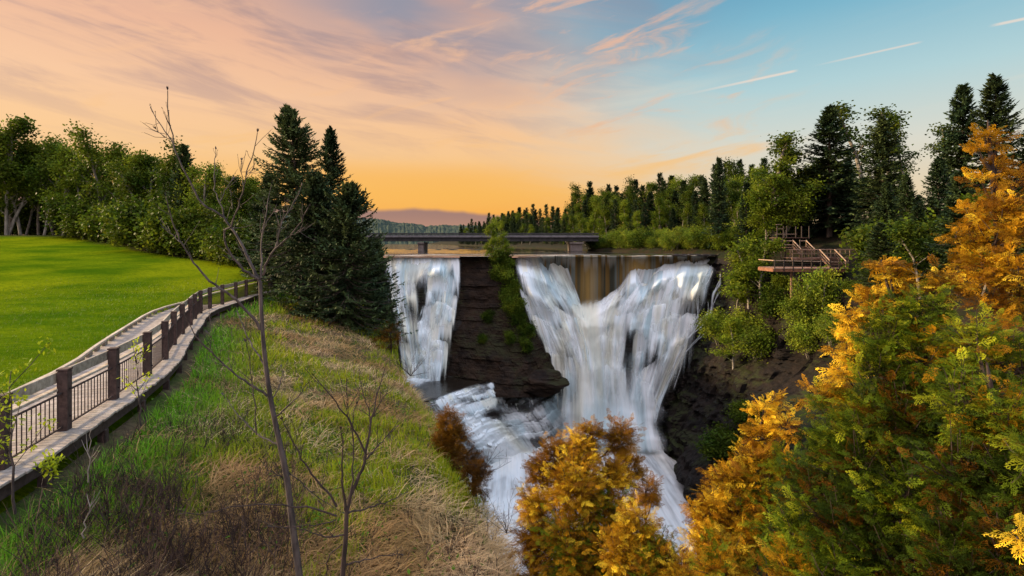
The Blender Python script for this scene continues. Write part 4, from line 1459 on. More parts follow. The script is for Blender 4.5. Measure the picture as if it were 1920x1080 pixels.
# ------------------------------------------------------------------ viewing platform on the right rim
def platform():
    Yp = 80.0
    A = lambda px, py, Y=Yp: at(px, py, Y)
    base = tuple(A(1520, 545))
    root = empty('viewing_platform', base, 'reddish wooden viewing platform with stairs and railings on posts above the right cliff', 'platform')
    def bm(mb, a, b, w, h, c=1.0):
        mb.beam(a, b, w, h, c)
    zl = A(0, 503)[2]
    xl0, xl1 = A(1450, 0)[0], A(1592, 0)[0]
    b = MB()
    k = int((xl1 - xl0) / 0.3)
    for i in range(k):
        x = xl0 + 0.15 + i * 0.3
        b.box((x, Yp + 2.4, zl), 0.28, 4.8, 0.08, col=random.uniform(.8, 1.1))
    b.build('lower_deck', M['plat'], root, base)
    b = MB()
    bm(b, (xl0, Yp - 0.06, zl - 0.30), (xl1, Yp - 0.06, zl - 0.36), 0.08, 0.50, (1, .8, .65))
    bm(b, (xl0 - .06, Yp - 0.05, zl - 0.30), (xl0 - .06, Yp + 4.8, zl - 0.30), 0.08, 0.50, (1, .8, .65))
    b.build('fascia', M['plat'], root, base)
    b = MB()
    bm(b, (xl0, Yp - .13, zl + 0.0), (xl1, Yp - .13, zl - 0.06), 0.10, 0.15, (1.1, 1.05, 1.05))
    bm(b, (xl0, Yp - .1, zl + 1.22), (xl1, Yp - .1, zl + 0.95), 0.16, 0.13)
    bm(b, (xl0, Yp - .1, zl + 1.22), (xl0, Yp + 4.7, zl + 1.22), 0.16, 0.13)
    b.build('lower_rail', M['plat_pale'], root, base)
    b = MB()
    for i in range(9):
        x = xl0 + 0.15 + i * (xl1 - xl0 - .3) / 8
        b.box((x, Yp - .12, zl + 0.45), 0.14, 0.14, 1.75, col=.7)
    for zz in (0.75, 0.5, 0.28):
        bm(b, (xl0, Yp - .05, zl + zz), (xl1, Yp - .05, zl + zz - .1), 0.04, 0.05, .8)
    b.build('lower_posts', M['plat_dark'], root, base)
    for px in (1484, 1496, 1548, 1585):
        b = MB()
        x = A(px, 0, Yp + 1.0)[0]
        b.tube([(x, Yp + 1.0, zl - 5.4), (x, Yp + 1.0, zl - 0.1)], 0.21 if px == 1484 else 0.14, 8, 1.0)
        b.build('support_post', M['plat'] if px == 1484 else M['plat_dark'], root, base)
    # upper deck, set back
    Yu = 86.0
    B = lambda px, py: at(px, py, Yu)
    zu = B(0, 484)[2]
    xu0, xu1 = B(1484, 0)[0], B(1612, 0)[0]
    b = MB()
    k = int((xu1 - xu0) / 0.3)
    for i in range(k):
        b.box((xu0 + .15 + i * .3, Yu + 1.8, zu), 0.28, 3.6, 0.08, col=random.uniform(.8, 1.1))
    bm(b, (xu0, Yu - .06, zu - 0.14), (xu1, Yu - .06, zu - 0.14), 0.08, 0.26, .9)
    b.build('upper_deck', M['plat'], root, base)
    b = MB()
    bm(b, (xu0, Yu - .1, zu + 1.42), (xu1, Yu - .1, zu + 1.46), 0.14, 0.12, (.9, .8, .8))
    bm(b, (xu0, Yu - .1, zu + 0.8), (xu1, Yu - .1, zu + 0.8), 0.06, 0.1, .6)
    bm(b, (xu0, Yu + 3.5, zu + 1.42), (xu1, Yu + 3.5, zu + 1.42), 0.12, 0.12, .7)
    for i in range(8):
        x = xu0 + .1 + i * (xu1 - xu0 - .2) / 7
        b.box((x, Yu - .1, zu + .5), 0.13, 0.13, 1.8, col=.5)
        b.box((x, Yu + 3.5, zu + .5), 0.13, 0.13, 1.8, col=.5)
    b.build('upper_rail', M['plat_pale'], root, base)
    for x in (xu0 + .5, (xu0 + xu1) / 2, xu1 - .5):
        for dy in (.4, 3.2):
            b = MB()
            b.box((x, Yu + dy, zu - 2.6), 0.2, 0.2, 5.0, col=.8)
            b.build('support_post', M['plat_dark'], root, base)
    # stairs: handrails, stringers and treads of three flights
    def flight(p0, p1, Y0, Y1, w, nst):
        a, c = at(p0[0], p0[1], Y0), at(p1[0], p1[1], Y1)
        b = MB()
        dx = np.array([w, 0.0, 0.0])
        for off in (0 * dx, dx):
            bm(b, a + off + (0, 0, .0), c + off + (0, 0, .0), 0.13, 0.13)
            bm(b, a + off - (0, 0, .55), c + off - (0, 0, .55), 0.05, 0.09, .55)
            for f in (0.02, 0.98):
                m = a * (1 - f) + c * f + off
                b.box(m - (0, 0, .6), 0.13, 0.13, 1.25, col=.5)
        b.build('stair_rail', M['plat_pale'], root, base)
        b = MB()
        for off in (0 * dx, dx):
            bm(b, a + off - (0, 0, 1.15), c + off - (0, 0, 1.15), 0.08, 0.3, .6)
        for i in range(nst):
            f = (i + .5) / nst
            m = a * (1 - f) + c * f + dx / 2 - (0, 0, 1.05)
            b.box(m, w, 0.3, 0.05, col=.8)
        b.build('stair_flight', M['plat'], root, base)
    flight((1487, 451), (1502, 467), 90, 86.2, 2.3, 7)
    flight((1537, 468), (1557, 490), 85.8, 81, 2.5, 9)
    for px0, px1, py, Y in ((1470, 1488, 451.5, 90), (1499, 1513, 451.5, 91), (1470, 1488, 459, 90), (1456, 1494, 439, 94), (1456, 1470, 429, 95), (1455, 1466, 421, 95)):
        b = MB()
        bm(b, at(px0, py, Y), at(px1, py, Y), 0.13, 0.14, 1 if py > 450 else .55)
        b.build('landing_rail', M['plat_pale'], root, base)
    for px, py, h in ((1471, 457, 1.5), (1487, 457, 1.5), (1500, 457, 1.5), (1512, 457, 1.5), (1457, 436, 2.4), (1469, 436, 2.4), (1492, 436, 2.4), (1475, 436, 2.4), (1503, 436, 2.4), (1517, 436, 2.4)):
        b = MB()
        b.box(at(px, py, 90.3 if py > 450 else 95), 0.13, 0.13, h, col=.9)
        b.build('landing_post', M['plat_dark'], root, base)
    b = MB()
    b.box(at(1490, 464, 91.5), 5.0, 3.4, 0.12, col=.8)
    b.box(at(1480, 446, 95.5), 6.0, 3.0, 0.12, col=.5)
    b.build('landing', M['plat'], root, base)
    for px in (1472, 1510):
        b = MB()
        b.box(at(px, 478, 91.5), 0.2, 0.2, 2.6, col=.7)
        b.build('support_post', M['plat_dark'], root, base)


platform()


# ------------------------------------------------------------------ trees
def rnd(seed):
    return np.random.default_rng(seed)


def perp(U):
    a = np.where(np.abs(U[:, 2:3]) < 0.9, np.array([[0, 0, 1.0]]), np.array([[1.0, 0, 0]]))
    return unit(np.cross(U, a))


def conifer(name, h, rb, seed, whorls, per, nodes, card, mat, droop=0.25, low=0.06, taper=0.85, lean=0.0, bark=None, loc=(0, 0, 0), label='', cat='tree', group=None, tr=None, gap=0.12, upturn=0.25):
    """spruce/fir: whorls of drooping branches feathered with needle sprays"""
    r = rnd(seed)
    root = empty(name, loc, label, cat, group)
    tr = tr or h * 0.014 + 0.03
    b = MB()
    zs = np.linspace(-0.8, h * 0.985, 9)
    b.tube(np.stack([0.02 * h * lean * (zs / h) ** 2, 0 * zs, zs], -1), tr * np.maximum(1 - zs / h, 0.05) ** 0.8, 7)
    ctr = lambda z: 0.02 * h * lean * (z / h) ** 2
    m = MB()
    t = np.linspace(0, 1, whorls) ** 0.9
    n = whorls * per
    zz = np.repeat(h * (low + (1 - low) * t), per) + r.uniform(-.5, .5, n) * h / whorls * 1.3
    f = np.clip((zz / h - low) / (1 - low), 0, 1)
    # envelope with bumps so that the outline is uneven
    az = r.uniform(0, 2 * math.pi, n)
    env = rb * (1 - f) ** taper * (0.55 + 0.45 * sstep(f, -0.1, 0.15))
    ln = env * (0.62 + 0.5 * r.random(n)) * (0.78 + 0.44 * vn(az * 1.1, f * 9, 0, seed)) + 0.10 + 0.02 * h * (1 - f) * 0.3
    keep = r.random(n) > gap
    zz, f, az, ln = zz[keep], f[keep], az[keep], ln[keep]
    n = len(zz)
    out = np.stack([np.cos(az), np.sin(az), 0 * az], -1)
    side = np.stack([-np.sin(az), np.cos(az), 0 * az], -1)
    el0 = 0.55 * f ** 1.5 - droop * (1 - f) * 1.1
    s = np.linspace(0.10, 1.0, nodes)
    # branch curve: droops then lifts at the tip
    def bp(sv):
        hor = ln[:, None] * sv
        ver = hor * np.tan(el0)[:, None] - droop * ln[:, None] * sv * (1 - sv) * 1.2 + upturn * ln[:, None] * np.maximum(sv - 0.7, 0) ** 1.5
        return np.stack([ctr(zz)[:, None] + out[:, None, 0] * hor, out[:, None, 1] * hor, zz[:, None] + ver], -1)
    P = bp(s[None])
    for i in range(0, n, max(1, n // 160)):
        q = bp(np.linspace(0, .9, 4)[None])[i]
        b.tube(q, np.linspace(0.018 * ln[i] + 0.008, 0.006, 4), 4, cap=False)
    D = unit(np.gradient(P, axis=1))
    Pf, Df = P.reshape(-1, 3), D.reshape(-1, 3)
    sf = np.tile(s, n)
    lnf = np.repeat(ln, nodes)
    ff = np.repeat(f, nodes)
    S = np.repeat(side, nodes, 0)
    tone = np.repeat(0.72 + 0.55 * r.random(n), nodes)
    for sg in (-1, 1, 0, 2):
        if sg in (-1, 1):
            U = unit(Df * 0.75 + S * sg * (0.75 + 0.3 * r.random((len(Pf), 1))) + np.array([0, 0, -0.28]) * r.random((len(Pf), 1)) + r.normal(0, .12, Pf.shape))
            L = card * (0.55 + 0.9 * r.random(len(Pf))) * (0.45 + 0.55 * np.minimum(lnf / (card * 3.5), 1)) * (1.25 - 0.6 * sf)
        elif sg == 0:
            U = unit(Df + r.normal(0, .15, Pf.shape))
            L = card * (0.8 + 0.4 * r.random(len(Pf)))
        else:
            U = unit(Df * 0.5 + np.array([0, 0, -1.0]) * (0.4 + r.random((len(Pf), 1))) + S * r.normal(0, .5, (len(Pf), 1)))
            L = card * 0.7 * (0.4 + 0.8 * r.random(len(Pf)))
        W = unit(perp(U) + r.normal(0, .5, U.shape))
        W = unit(W - U * (W * U).sum(-1, keepdims=True))
        tip = (1 + 0.45 * (sf > 0.86)) * tone * (0.85 + 0.3 * r.random(len(Pf)))
        m.cards(Pf + r.normal(0, card * .08, Pf.shape), U, W, L, card * (0.26 + 0.16 * r.random(len(Pf))), np.stack([tip, tip, tip * 0.95], -1))
    # leader
    U = unit(r.normal(0, .25, (10, 3)) + np.array([0, 0, 1]))
    m.cards(np.stack([np.full(10, ctr(h)), np.zeros(10), h * 0.97 + r.random(10) * h * .02], -1), U, perp(U), card * 0.9, card * .2, .9)
    b.build('trunk', bark or M['bark'], root)
    m.build('crown', mat, root)
    return root


def limb_tree(h, spread, seed, stems=1, lev=3, first=0.3, tr=0.1, up=0.75, fork=3):
    """recursive limbs -> list of (points, radii), tips"""
    r = rnd(seed)
    segs, tips = [], []
    def grow(p, d, L, rad, level):
        k = 5
        pts = [p]
        dd = d
        for i in range(k):
            dd = unit(dd + r.normal(0, .10, 3) + np.array([0, 0, 0.05 * up]))
            pts.append(pts[-1] + dd * L / k)
        pts = np.array(pts)
        segs.append((pts, np.linspace(rad, rad * (0.55 if level else 0.35), k + 1)))
        if level == 0:
            tips.extend([pts[-1], pts[-2], pts[-3]])
            return
        nb = fork + (level == lev) * 4
        for j in range(nb):
            f = (first + (1 - first) * (j + r.random()) / nb) if level == lev else 0.35 + 0.65 * (j + r.random()) / nb
            f = min(f, 1.0)
            i = min(int(f * k), k - 1)
            q = pts[i] + (pts[i + 1] - pts[i]) * (f * k - i)
            a = r.uniform(0, 2 * math.pi)
            sd = unit(np.array([math.cos(a), math.sin(a), 0.0]))
            nd = unit(dd * (0.35 + 0.3 * r.random()) + sd * (0.55 + 0.4 * r.random()) + np.array([0, 0, up * 0.45]))
            ll = (spread * (1.15 - 0.65 * f) if level == lev else L * 0.55) * (0.7 + 0.5 * r.random())
            grow(q, nd, ll, rad * (1 - 0.75 * f) * 0.55 + 0.006, level - 1)
        tips.append(pts[-1])
    for k in range(stems):
        a = r.uniform(0, 2 * math.pi)
        lean = 0.06 if stems == 1 else 0.25
        grow(np.array([0.25 * math.cos(a) * (stems > 1), 0.25 * math.sin(a) * (stems > 1), -0.5]), unit(np.array([lean * math.cos(a), lean * math.sin(a), 1.0])), h * (1 if k == 0 else r.uniform(.7, .95)) + 0.5, tr, lev)
    return segs, np.array(tips)


def leafy(name, h, spread, seed, mat, bark, leaf=0.28, per=26, puff=0.7, stems=1, lev=2, first=0.3, tr=None, up=0.8, fork=3, loc=(0, 0, 0), label='', cat='tree', group=None, fill=0, flat=0.8):
    r = rnd(seed)
    root = empty(name, loc, label, cat, group)
    segs, tips = limb_tree(h * 0.93, spread, seed, stems, lev, first, tr or 0.012 * h + 0.02, up, fork)
    b = MB()
    for pts, rad in segs:
        b.tube(pts, rad, 5 if rad[0] < 0.05 else 7, cap=False)
    b.build('trunk', bark, root)
    n = len(tips)
    c = np.repeat(tips, per, 0)
    sc = np.repeat(puff * (0.5 + r.random(n)), per)
    P = c + np.clip(r.normal(0, .5, c.shape), -.85, .85) * sc[:, None] * np.array([1, 1, flat])
    tone = np.repeat(0.65 + 0.7 * r.random(n), per) * (0.75 + 0.5 * r.random(len(P)))
    yel = np.repeat(0.9 + 0.35 * r.random(n), per)
    U = unit(r.normal(0, 1, P.shape) + np.array([0, 0, -.3]))
    W = perp(U)
    a = r.uniform(0, math.pi, len(P))[:, None]
    W = W * np.cos(a) + np.cross(U, W) * np.sin(a)
    m = MB()
    m.cards(P, U, W, leaf * (0.6 + 0.8 * r.random(len(P))), leaf * (0.55 + 0.4 * r.random(len(P))), np.stack([tone * yel, tone, tone * .9], -1))
    m.build('crown', mat, root)
    return root


used = set()


def put(proto, x, y, z, s, label, group=None, rz=None):
    """the first use moves the first tree itself, later ones copy it"""
    rz = random.uniform(0, 6.28) if rz is None else rz
    if proto.name not in used:
        used.add(proto.name)
        proto.location, proto.rotation_euler, proto.scale = (x, y, z), (0, 0, rz), (s if isinstance(s, tuple) else (s, s, s))
        proto['label'] = label
        if group:
            proto['group'] = group
        return proto
    return copy_tree(proto, (x, y, z), rz, s, label, group)


def gz_left(x, y):
    return float(lawn_z(np.array(x), np.array(y))) if x < Xb(y) else float(bank_z(np.array(x), np.array(y)))


def gz_right(x, y):
    d = max(x - float(Xr(y)), 0)
    return float(Zr(y)) + 0.3 + (0.30 if y < 112 else 0.14) * min(d, 26) + 0.04 * min(max(d - 26, 0), 150)


random.seed(11)
# --- the group of big spruces at the end of the boardwalk
def big_spruces():
    def sp(px_top, py_top, Y, rb, seed, label, low=0.03, whorls=52, per=9, dz=0.0, px_base=None, droop=0.30, taper=0.8, gap=0.1):
        x = ((px_base or px_top) - 960) / F * Y
        z = gz_left(x, Y) - 0.1 + dz
        h = (HY - py_top) / F * Y - z
        lean = ((px_top - 960) / F * Y - x) / (0.02 * h)
        conifer('spruce_tree', h, rb, seed, whorls, per, 13, 0.36, M['spruce'], droop, low, taper, lean, loc=(x, Y, z), label=label, group='big spruces at the end of the boardwalk', gap=gap)
    sp(541, 206, 38, 4.4, 201, 'tallest dark spruce at the end of the boardwalk, broad ragged crown', 0.13, 60, 9, px_base=566, taper=0.72)
    sp(620, 247, 41, 2.9, 203, 'slender pointed spruce standing just right of the tallest boardwalk spruce', 0.05, 52, 8)
    sp(658, 352, 34.5, 4.0, 207, 'lower bushy spruce hanging over the bank edge beside the left waterfall', -0.02, 46, 11, taper=0.62, droop=0.35, px_base=650)
    sp(590, 330, 35.5, 3.0, 211, 'short dense spruce filling the gap under the two tall boardwalk spruces', 0.0, 44, 9, taper=0.65)
    sp(700, 455, 38.5, 2.2, 213, 'small dark spruce at the gorge edge against the left waterfall', -0.1, 34, 9, taper=0.6)
    sp(505, 330, 43, 2.7, 217, 'dark spruce on the lawn side of the boardwalk end', 0.03, 44, 8)


big_spruces()

# --- prototypes of the forest
FS = [conifer('spruce_tree', 14, 2.7, 221 + k, 34, 8, 7, 0.62, M['far_spruce'], 0.2 + 0.1 * k, 0.08, 0.85 - 0.05 * k, gap=0.15) for k in range(3)]
FN = [conifer('spruce_tree', 13, 1.7, 231 + k, 32, 7, 5, 0.55, M['far_spruce'], 0.3, 0.12, 0.7, gap=0.2) for k in range(2)]
MS = [conifer('spruce_tree', 20, 3.8, 241 + k, 48, 9, 9, 0.55, M['far_spruce'] if k != 1 else M['spruce'], 0.26, 0.10, 0.75, gap=0.14) for k in range(3)]
AS = [leafy('aspen_tree', 15, 3.4, 251 + k, M['leaf'], M['pale_bark'], 0.34, 34, 1.35, 1, 2, 0.14, fork=5) for k in range(3)]
AT = [leafy('aspen_tree', 20, 2.7, 261 + k, M['leaf_dark'], M['pale_bark'], 0.36, 22, 1.2, 1, 2, 0.35, fork=4, up=1.1) for k in range(2)]
MP = [leafy('maple_tree', 14, 3.6, 271 + k, M['leaf_dark'], M['pale_bark'], 0.34, 30, 1.25, 1 + k % 2, 2, 0.30, fork=4) for k in range(3)]
BU = [leafy('shrub', 3.0, 1.5, 281 + k, M['bush'], M['pale_bark'], 0.16, 34, 0.65, 5, 1, 0.1, 0.03, fork=5, flat=0.9) for k in range(3)]
BD = [leafy('shrub', 3.0, 1.6, 291 + k, M['leaf_dark'], M['bark'], 0.22, 34, 0.8, 5, 1, 0.1, 0.03, fork=5) for k in range(2)]


def left_forest():
    G = 'trees along the far edge of the lawn'
    rows = [  # px, top row, kind
        (8, 218, MP[1]), (40, 232, AS[0]), (82, 252, MP[0]), (118, 264, AS[1]), (150, 268, AT[0]), (190, 243, MP[2]), (222, 252, MP[0]), (255, 272, AS[2]),
        (285, 280, MP[1]), (312, 268, MP[2]), (345, 282, FS[0]), (372, 300, AS[1]), (402, 296, MP[0]), (432, 325, MP[1]), (455, 330, AS[0]), (-30, 215, AS[2]), (-60, 222, MP[0]), (-100, 225, MP[2])]
    side = ['at the left end of the lawn', 'behind the middle of the lawn', 'behind the bare sapling', 'beside the boardwalk spruces']
    kindn = {'maple_tree': 'broad leafy green tree', 'aspen_tree': 'slim pale-trunked leafy tree', 'spruce_tree': 'dark pointed spruce'}
    for i, (px, py, pr) in enumerate(rows):
        x = px
        Y = float(np.interp(px, [-100, 0, 140, 180, 300, 400, 480], [80, 78, 77, 73, 62, 55, 50])) + random.uniform(0, 4)
        X = (px - 960) / F * Y
        z = gz_left(X, Y)
        h0 = 13.6 if 'spruce' in pr.name else 14.0 if 'maple' in pr.name else (15 if pr in AS else 20)
        h = (HY - py - (0 if 'spruce' in pr.name else 16)) / F * Y - z
        s = h / h0
        w = side[0] if px < 120 else side[1] if px < 300 else side[2] if px < 430 else side[3]
        tall = 'tall ' if py < 250 else ''
        put(pr, X, Y, z, (s * 1.05, s * 1.05, s), tall + kindn[pr.name.split('.')[0]] + ' ' + w, G)
    # second row filling behind
    for px in range(-80, 470, 26):
        Y = float(np.interp(px, [-100, 0, 140, 180, 300, 400, 480], [88, 86, 85, 82, 72, 64, 58])) + random.uniform(0, 5)
        X = (px + random.uniform(-8, 8) - 960) / F * Y
        z = gz_left(X, Y)
        pr = random.choice(MP + AS + FS[:1])
        top = float(np.interp(px, [0, 150, 300, 450], [262, 285, 300, 345])) + random.uniform(-8, 18)
        h = (HY - top) / F * Y - z
        s = h / (14 if 'maple' in pr.name else 14.5)
        put(pr, X, Y, z, (s, s, s), {'maple_tree': 'leafy green tree', 'aspen_tree': 'slim leafy tree', 'spruce_tree': 'dark spruce'}[pr.name.split('.')[0]] + ' in the second row behind the far edge of the lawn', 'trees in the second row behind the lawn')
    for i in range(24):
        px = -60 + i * 22 + random.uniform(-6, 6)
        Y = float(np.interp(px, [-100, 0, 140, 180, 300, 400, 480], [92, 91, 90, 88, 78, 68, 62])) + random.uniform(0, 3)
        X = (px - 960) / F * Y
        s = random.uniform(1.5, 2.4)
        put(random.choice(BD), X, Y, gz_left(X, Y) - .3, (s, s, s), 'dark thicket shrub in the shade between the trunks behind the lawn', 'thicket behind the lawn trees')
    # understory
    for i in range(26):
        px = 140 + i * 13.5 + random.uniform(-6, 6)
        Y = float(np.interp(px, [140, 180, 300, 400, 480], [75, 70, 58, 51.5, 46.5])) + random.uniform(0, 2)
        X = (px - 960) / F * Y
        pr = random.choice(BD)
        s = random.uniform(0.9, 1.5) * (1.25 if px < 320 else 1.0)
        put(pr, X, Y, gz_left(X, Y), (s * 1.15, s * 1.15, s), 'green undergrowth shrub at the foot of the trees along the lawn edge', 'shrubs along the lawn edge')


left_forest()


def right_forest():
    kindn = {'maple_tree': 'leafy green tree', 'aspen_tree': 'pale-trunked leafy tree', 'spruce_tree': 'dark spruce'}
    def seg(px):
        return 'in the distant treeline left of the tall bridge-end trees' if px < 985 else 'behind the right end of the bridge' if px < 1110 else 'on the river bank above the right falls' if px < 1290 else 'on the bank above the right end of the falls'
    top_pts = np.array([[868, 424], [900, 415], [930, 405], [960, 398], [1000, 392], [1040, 388], [1075, 372], [1110, 352], [1150, 346], [1190, 345], [1225, 338], [1260, 345],
                        [1290, 335], [1320, 326], [1345, 316], [1380, 310], [1420, 315], [1450, 290]])
    n = 0
    for row in range(5):
        px = 872.0 - row * 2
        while px < 1440:
            Yb = float(np.interp(px, [870, 900, 960, 1040, 1110, 1180, 1290, 1350, 1440], [420, 350, 270, 200, 163, 150, 130, 122, 112]))
            Y = Yb + 2 + row * (5 + Yb * 0.03) + random.uniform(0, 3)
            top = np.interp(px, top_pts[:, 0], top_pts[:, 1])
            top = top + [62, 38, 20, 8, 0][row] * (1 if px > 1000 else .45) + random.uniform(-9, 14) * (0.5 if px < 1000 else 1)
            X = (px - 960) / F * Y
            if X < float(Xr(Y)) + 0.5:
                X = float(Xr(Y)) + 0.8 + random.uniform(0, 2)
            z = gz_right(X, Y) - 0.1
            h = (HY - top) / F * Y - z
            leaf = (random.random() < (0.66 if row < 3 else 0.3)) if px > 1050 else random.random() < 0.12
            pr = random.choice(AS + AS + MP) if leaf else random.choice(FS + FS + FN)
            if row == 4 and not leaf:
                pr = random.choice(FN + FS[:1])
                h *= random.uniform(1.0, 1.12)
            h0 = (15.0 if pr in AS else 14.0) if leaf else (13 if pr in FN else 14)
            s = h / h0
            pxr = X / Y * F + 960
            put(pr, X, Y, z, (s * (1.0 if leaf else 1.15), s * (1.0 if leaf else 1.15), s), ('green leafy tree ' if leaf else 'narrow dark spruce ' if pr in FN else 'pointed dark spruce ') + seg(pxr),
                'trees lining the right river bank')
            px += (F / Y) * random.uniform(2.6, 4.6) * (1 if row else 1.15)
            n += 1
    # named big trees on the right
    big = [(1348, 302, 116, FS[1], 0.75, 'dark pointed spruce rising over the leafy bank above the end of the falls'),
           (1455, 250, 100, AT[0], 1.0, 'tall airy aspen rising behind the viewing platform stairs'),
           (1488, 247, 104, AT[1], 1.0, 'tall aspen immediately left of the broad dark spruce'),
           (1555, 205, 100, MS[0], 1.0, 'broad dark spruce towering behind the viewing platform'),
           (1610, 195, 108, AT[0], 1.0, 'tallest airy aspen between the two dark platform spruces'),
           (1655, 192, 104, AT[1], 1.0, 'tall aspen behind the second dark spruce right of the platform'),
           (1690, 235, 104, AT[0], 0.8, 'thin sparse aspen leaning out right of the platform spruces'),
           (1655, 225, 90, MS[1], 0.9, 'dark spruce right of the platform with aspens behind it'),
           (1700, 330, 84, MS[2], 0.85, 'mid-height spruce filling the woods right of the platform'),
           (1662, 345, 80, MS[2], 0.9, 'green-tinged bushy spruce just right of the viewing platform'),
           (1632, 420, 76, FS[2], 1.0, 'small spruce at the right end of the viewing platform'),
           (1805, 166, 78, MS[0], 0.72, 'tall narrow dark spruce on the right skyline, left of the tallest one'),
           (1866, 148, 74, MS[1], 0.78, 'tallest dark spruce on the right skyline above the golden cedar'),
           (1765, 225, 84, AT[1], 0.8, 'pale wispy aspen beside the right skyline spruces'),
           (1910, 260, 80, AT[0], 0.9, 'airy aspen at the right edge of the picture'),
           (1760, 300, 72, MS[2], 0.85, 'dark spruce below the right skyline spruces'),
           (1720, 390, 68, MS[0], 0.9, 'low dark spruce behind the tip of the golden cedar'),
           (1830, 330, 66, MS[1], 0.9, 'dark spruce directly behind the top of the golden cedar'),
           (1940, 240, 70, MS[2], 0.9, 'dark spruce partly cut off by the right edge of the picture'),
           (1420, 318, 108, AS[1], 0.8, 'leafy aspen standing left of the platform stairs'),
           (1500, 320, 104, FS[1], 0.9, 'dark spruce directly behind the platform stairs'),
           (1432, 345, 104, AS[2], 0.7, 'slim green aspen left of the stair landing'),
           (1400, 345, 106, FS[0], 0.8, 'dark spruce on the bank between aspens left of the platform'),
           (1590, 300, 102, FS[0], 1.1, 'dark spruce in the gap between the platform spruces'),
           (1675, 425, 72, BD[0], 1, 'dark rounded shrub behind the cedar tip right of the platform'),
           (1725, 435, 70, BD[1], 1, 'dark leafy shrub under the spruces right of the platform'),
           (1790, 420, 66, BD[0], 1, 'dark leafy shrub behind the golden cedar top')]
    H0 = {}
    for pr in FS: H0[pr] = 14
    for pr in FN: H0[pr] = 13
    for pr in MS: H0[pr] = 20
    for pr in AS: H0[pr] = 15
    for pr in AT: H0[pr] = 20
    for pr in MP: H0[pr] = 14
    for pr in BD: H0[pr] = 3.2
    for k in range(26):
        px = 1436 + k * 12.5 + random.uniform(-5, 5)
        lf = random.random() < .45
        pr = random.choice(AS + MP) if lf else random.choice(FS + MS)
        big.append((px, float(np.interp(px, [1436, 1520, 1700, 1760], [330, 318, 330, 380])) + random.uniform(-15, 50), random.uniform(101, 114) - max(0, px - 1630) * .16, pr, 1.25,
                    'leafy green tree filling the woods behind the viewing platform' if lf else 'dark spruce filling the woods behind the viewing platform'))
    for k in range(14):
        px = 1650 + k * 20 + random.uniform(-6, 6)
        big.append((px, random.uniform(390, 450), random.uniform(66, 74), random.choice(BD + MS), 1.2, 'dark evergreen growth in the shade right of the viewing platform'))
    for px, py, Y, pr, wd_, lab in big:
        X = (px - 960) / F * Y
        z = gz_right(X, Y) - 0.2
        h = (HY - py) / F * Y - z
        s = h / H0[pr]
        wd_ *= 1.55 if pr in MS else 1.5 if pr in AT else 1.1
        put(pr, X, Y, z, (s * wd_, s * wd_, s), lab, 'trees around the viewing platform')
    for k in range(12):
        Y = 22 + k * 3.6
        X = float(Xr(Y)) + random.uniform(2, 16)
        s = random.uniform(.55, .85)
        put(random.choice(MS + MP), X, Y, gz_right(X, Y) - .3, (s * 1.3, s * 1.3, s), 'tree on the right rim of the gorge hidden behind the golden-green cedars', 'trees behind the cedars')
    # shrubs along the right bank, by the water
    for i in range(104):
        px = 1112 + (i % 26) * 12.8
        Y = float(np.interp(px, [1100, 1180, 1290, 1350, 1440], [152, 139, 122, 116, 107])) + random.uniform(-1, 2)
        X = (px - 960) / F * Y
        X = max(X, float(Xr(Y)) + 0.6) + 2.6 * (i // 26)
        s = random.uniform(0.8, 1.5)
        put(random.choice(BU + BD), X, Y, gz_right(X, Y) - .2, (s * 1.2, s * 1.2, s), 'green waterside shrub at the foot of the trees on the right bank', 'shrubs on the right bank')


right_forest()


from mathutils.bvhtree import BVHTree


def surf(*names):
    V, P, o = [], [], 0
    for nm in names:
        me = bpy.data.objects[nm].data
        v = np.empty(len(me.vertices) * 3, np.float32)
        me.vertices.foreach_get('co', v)
        V += [Vector(x) for x in v.reshape(-1, 3).tolist()]
        P += [[i + o for i in p.vertices] for p in me.polygons]
        o = len(V)
    return BVHTree.FromPolygons(V, P)


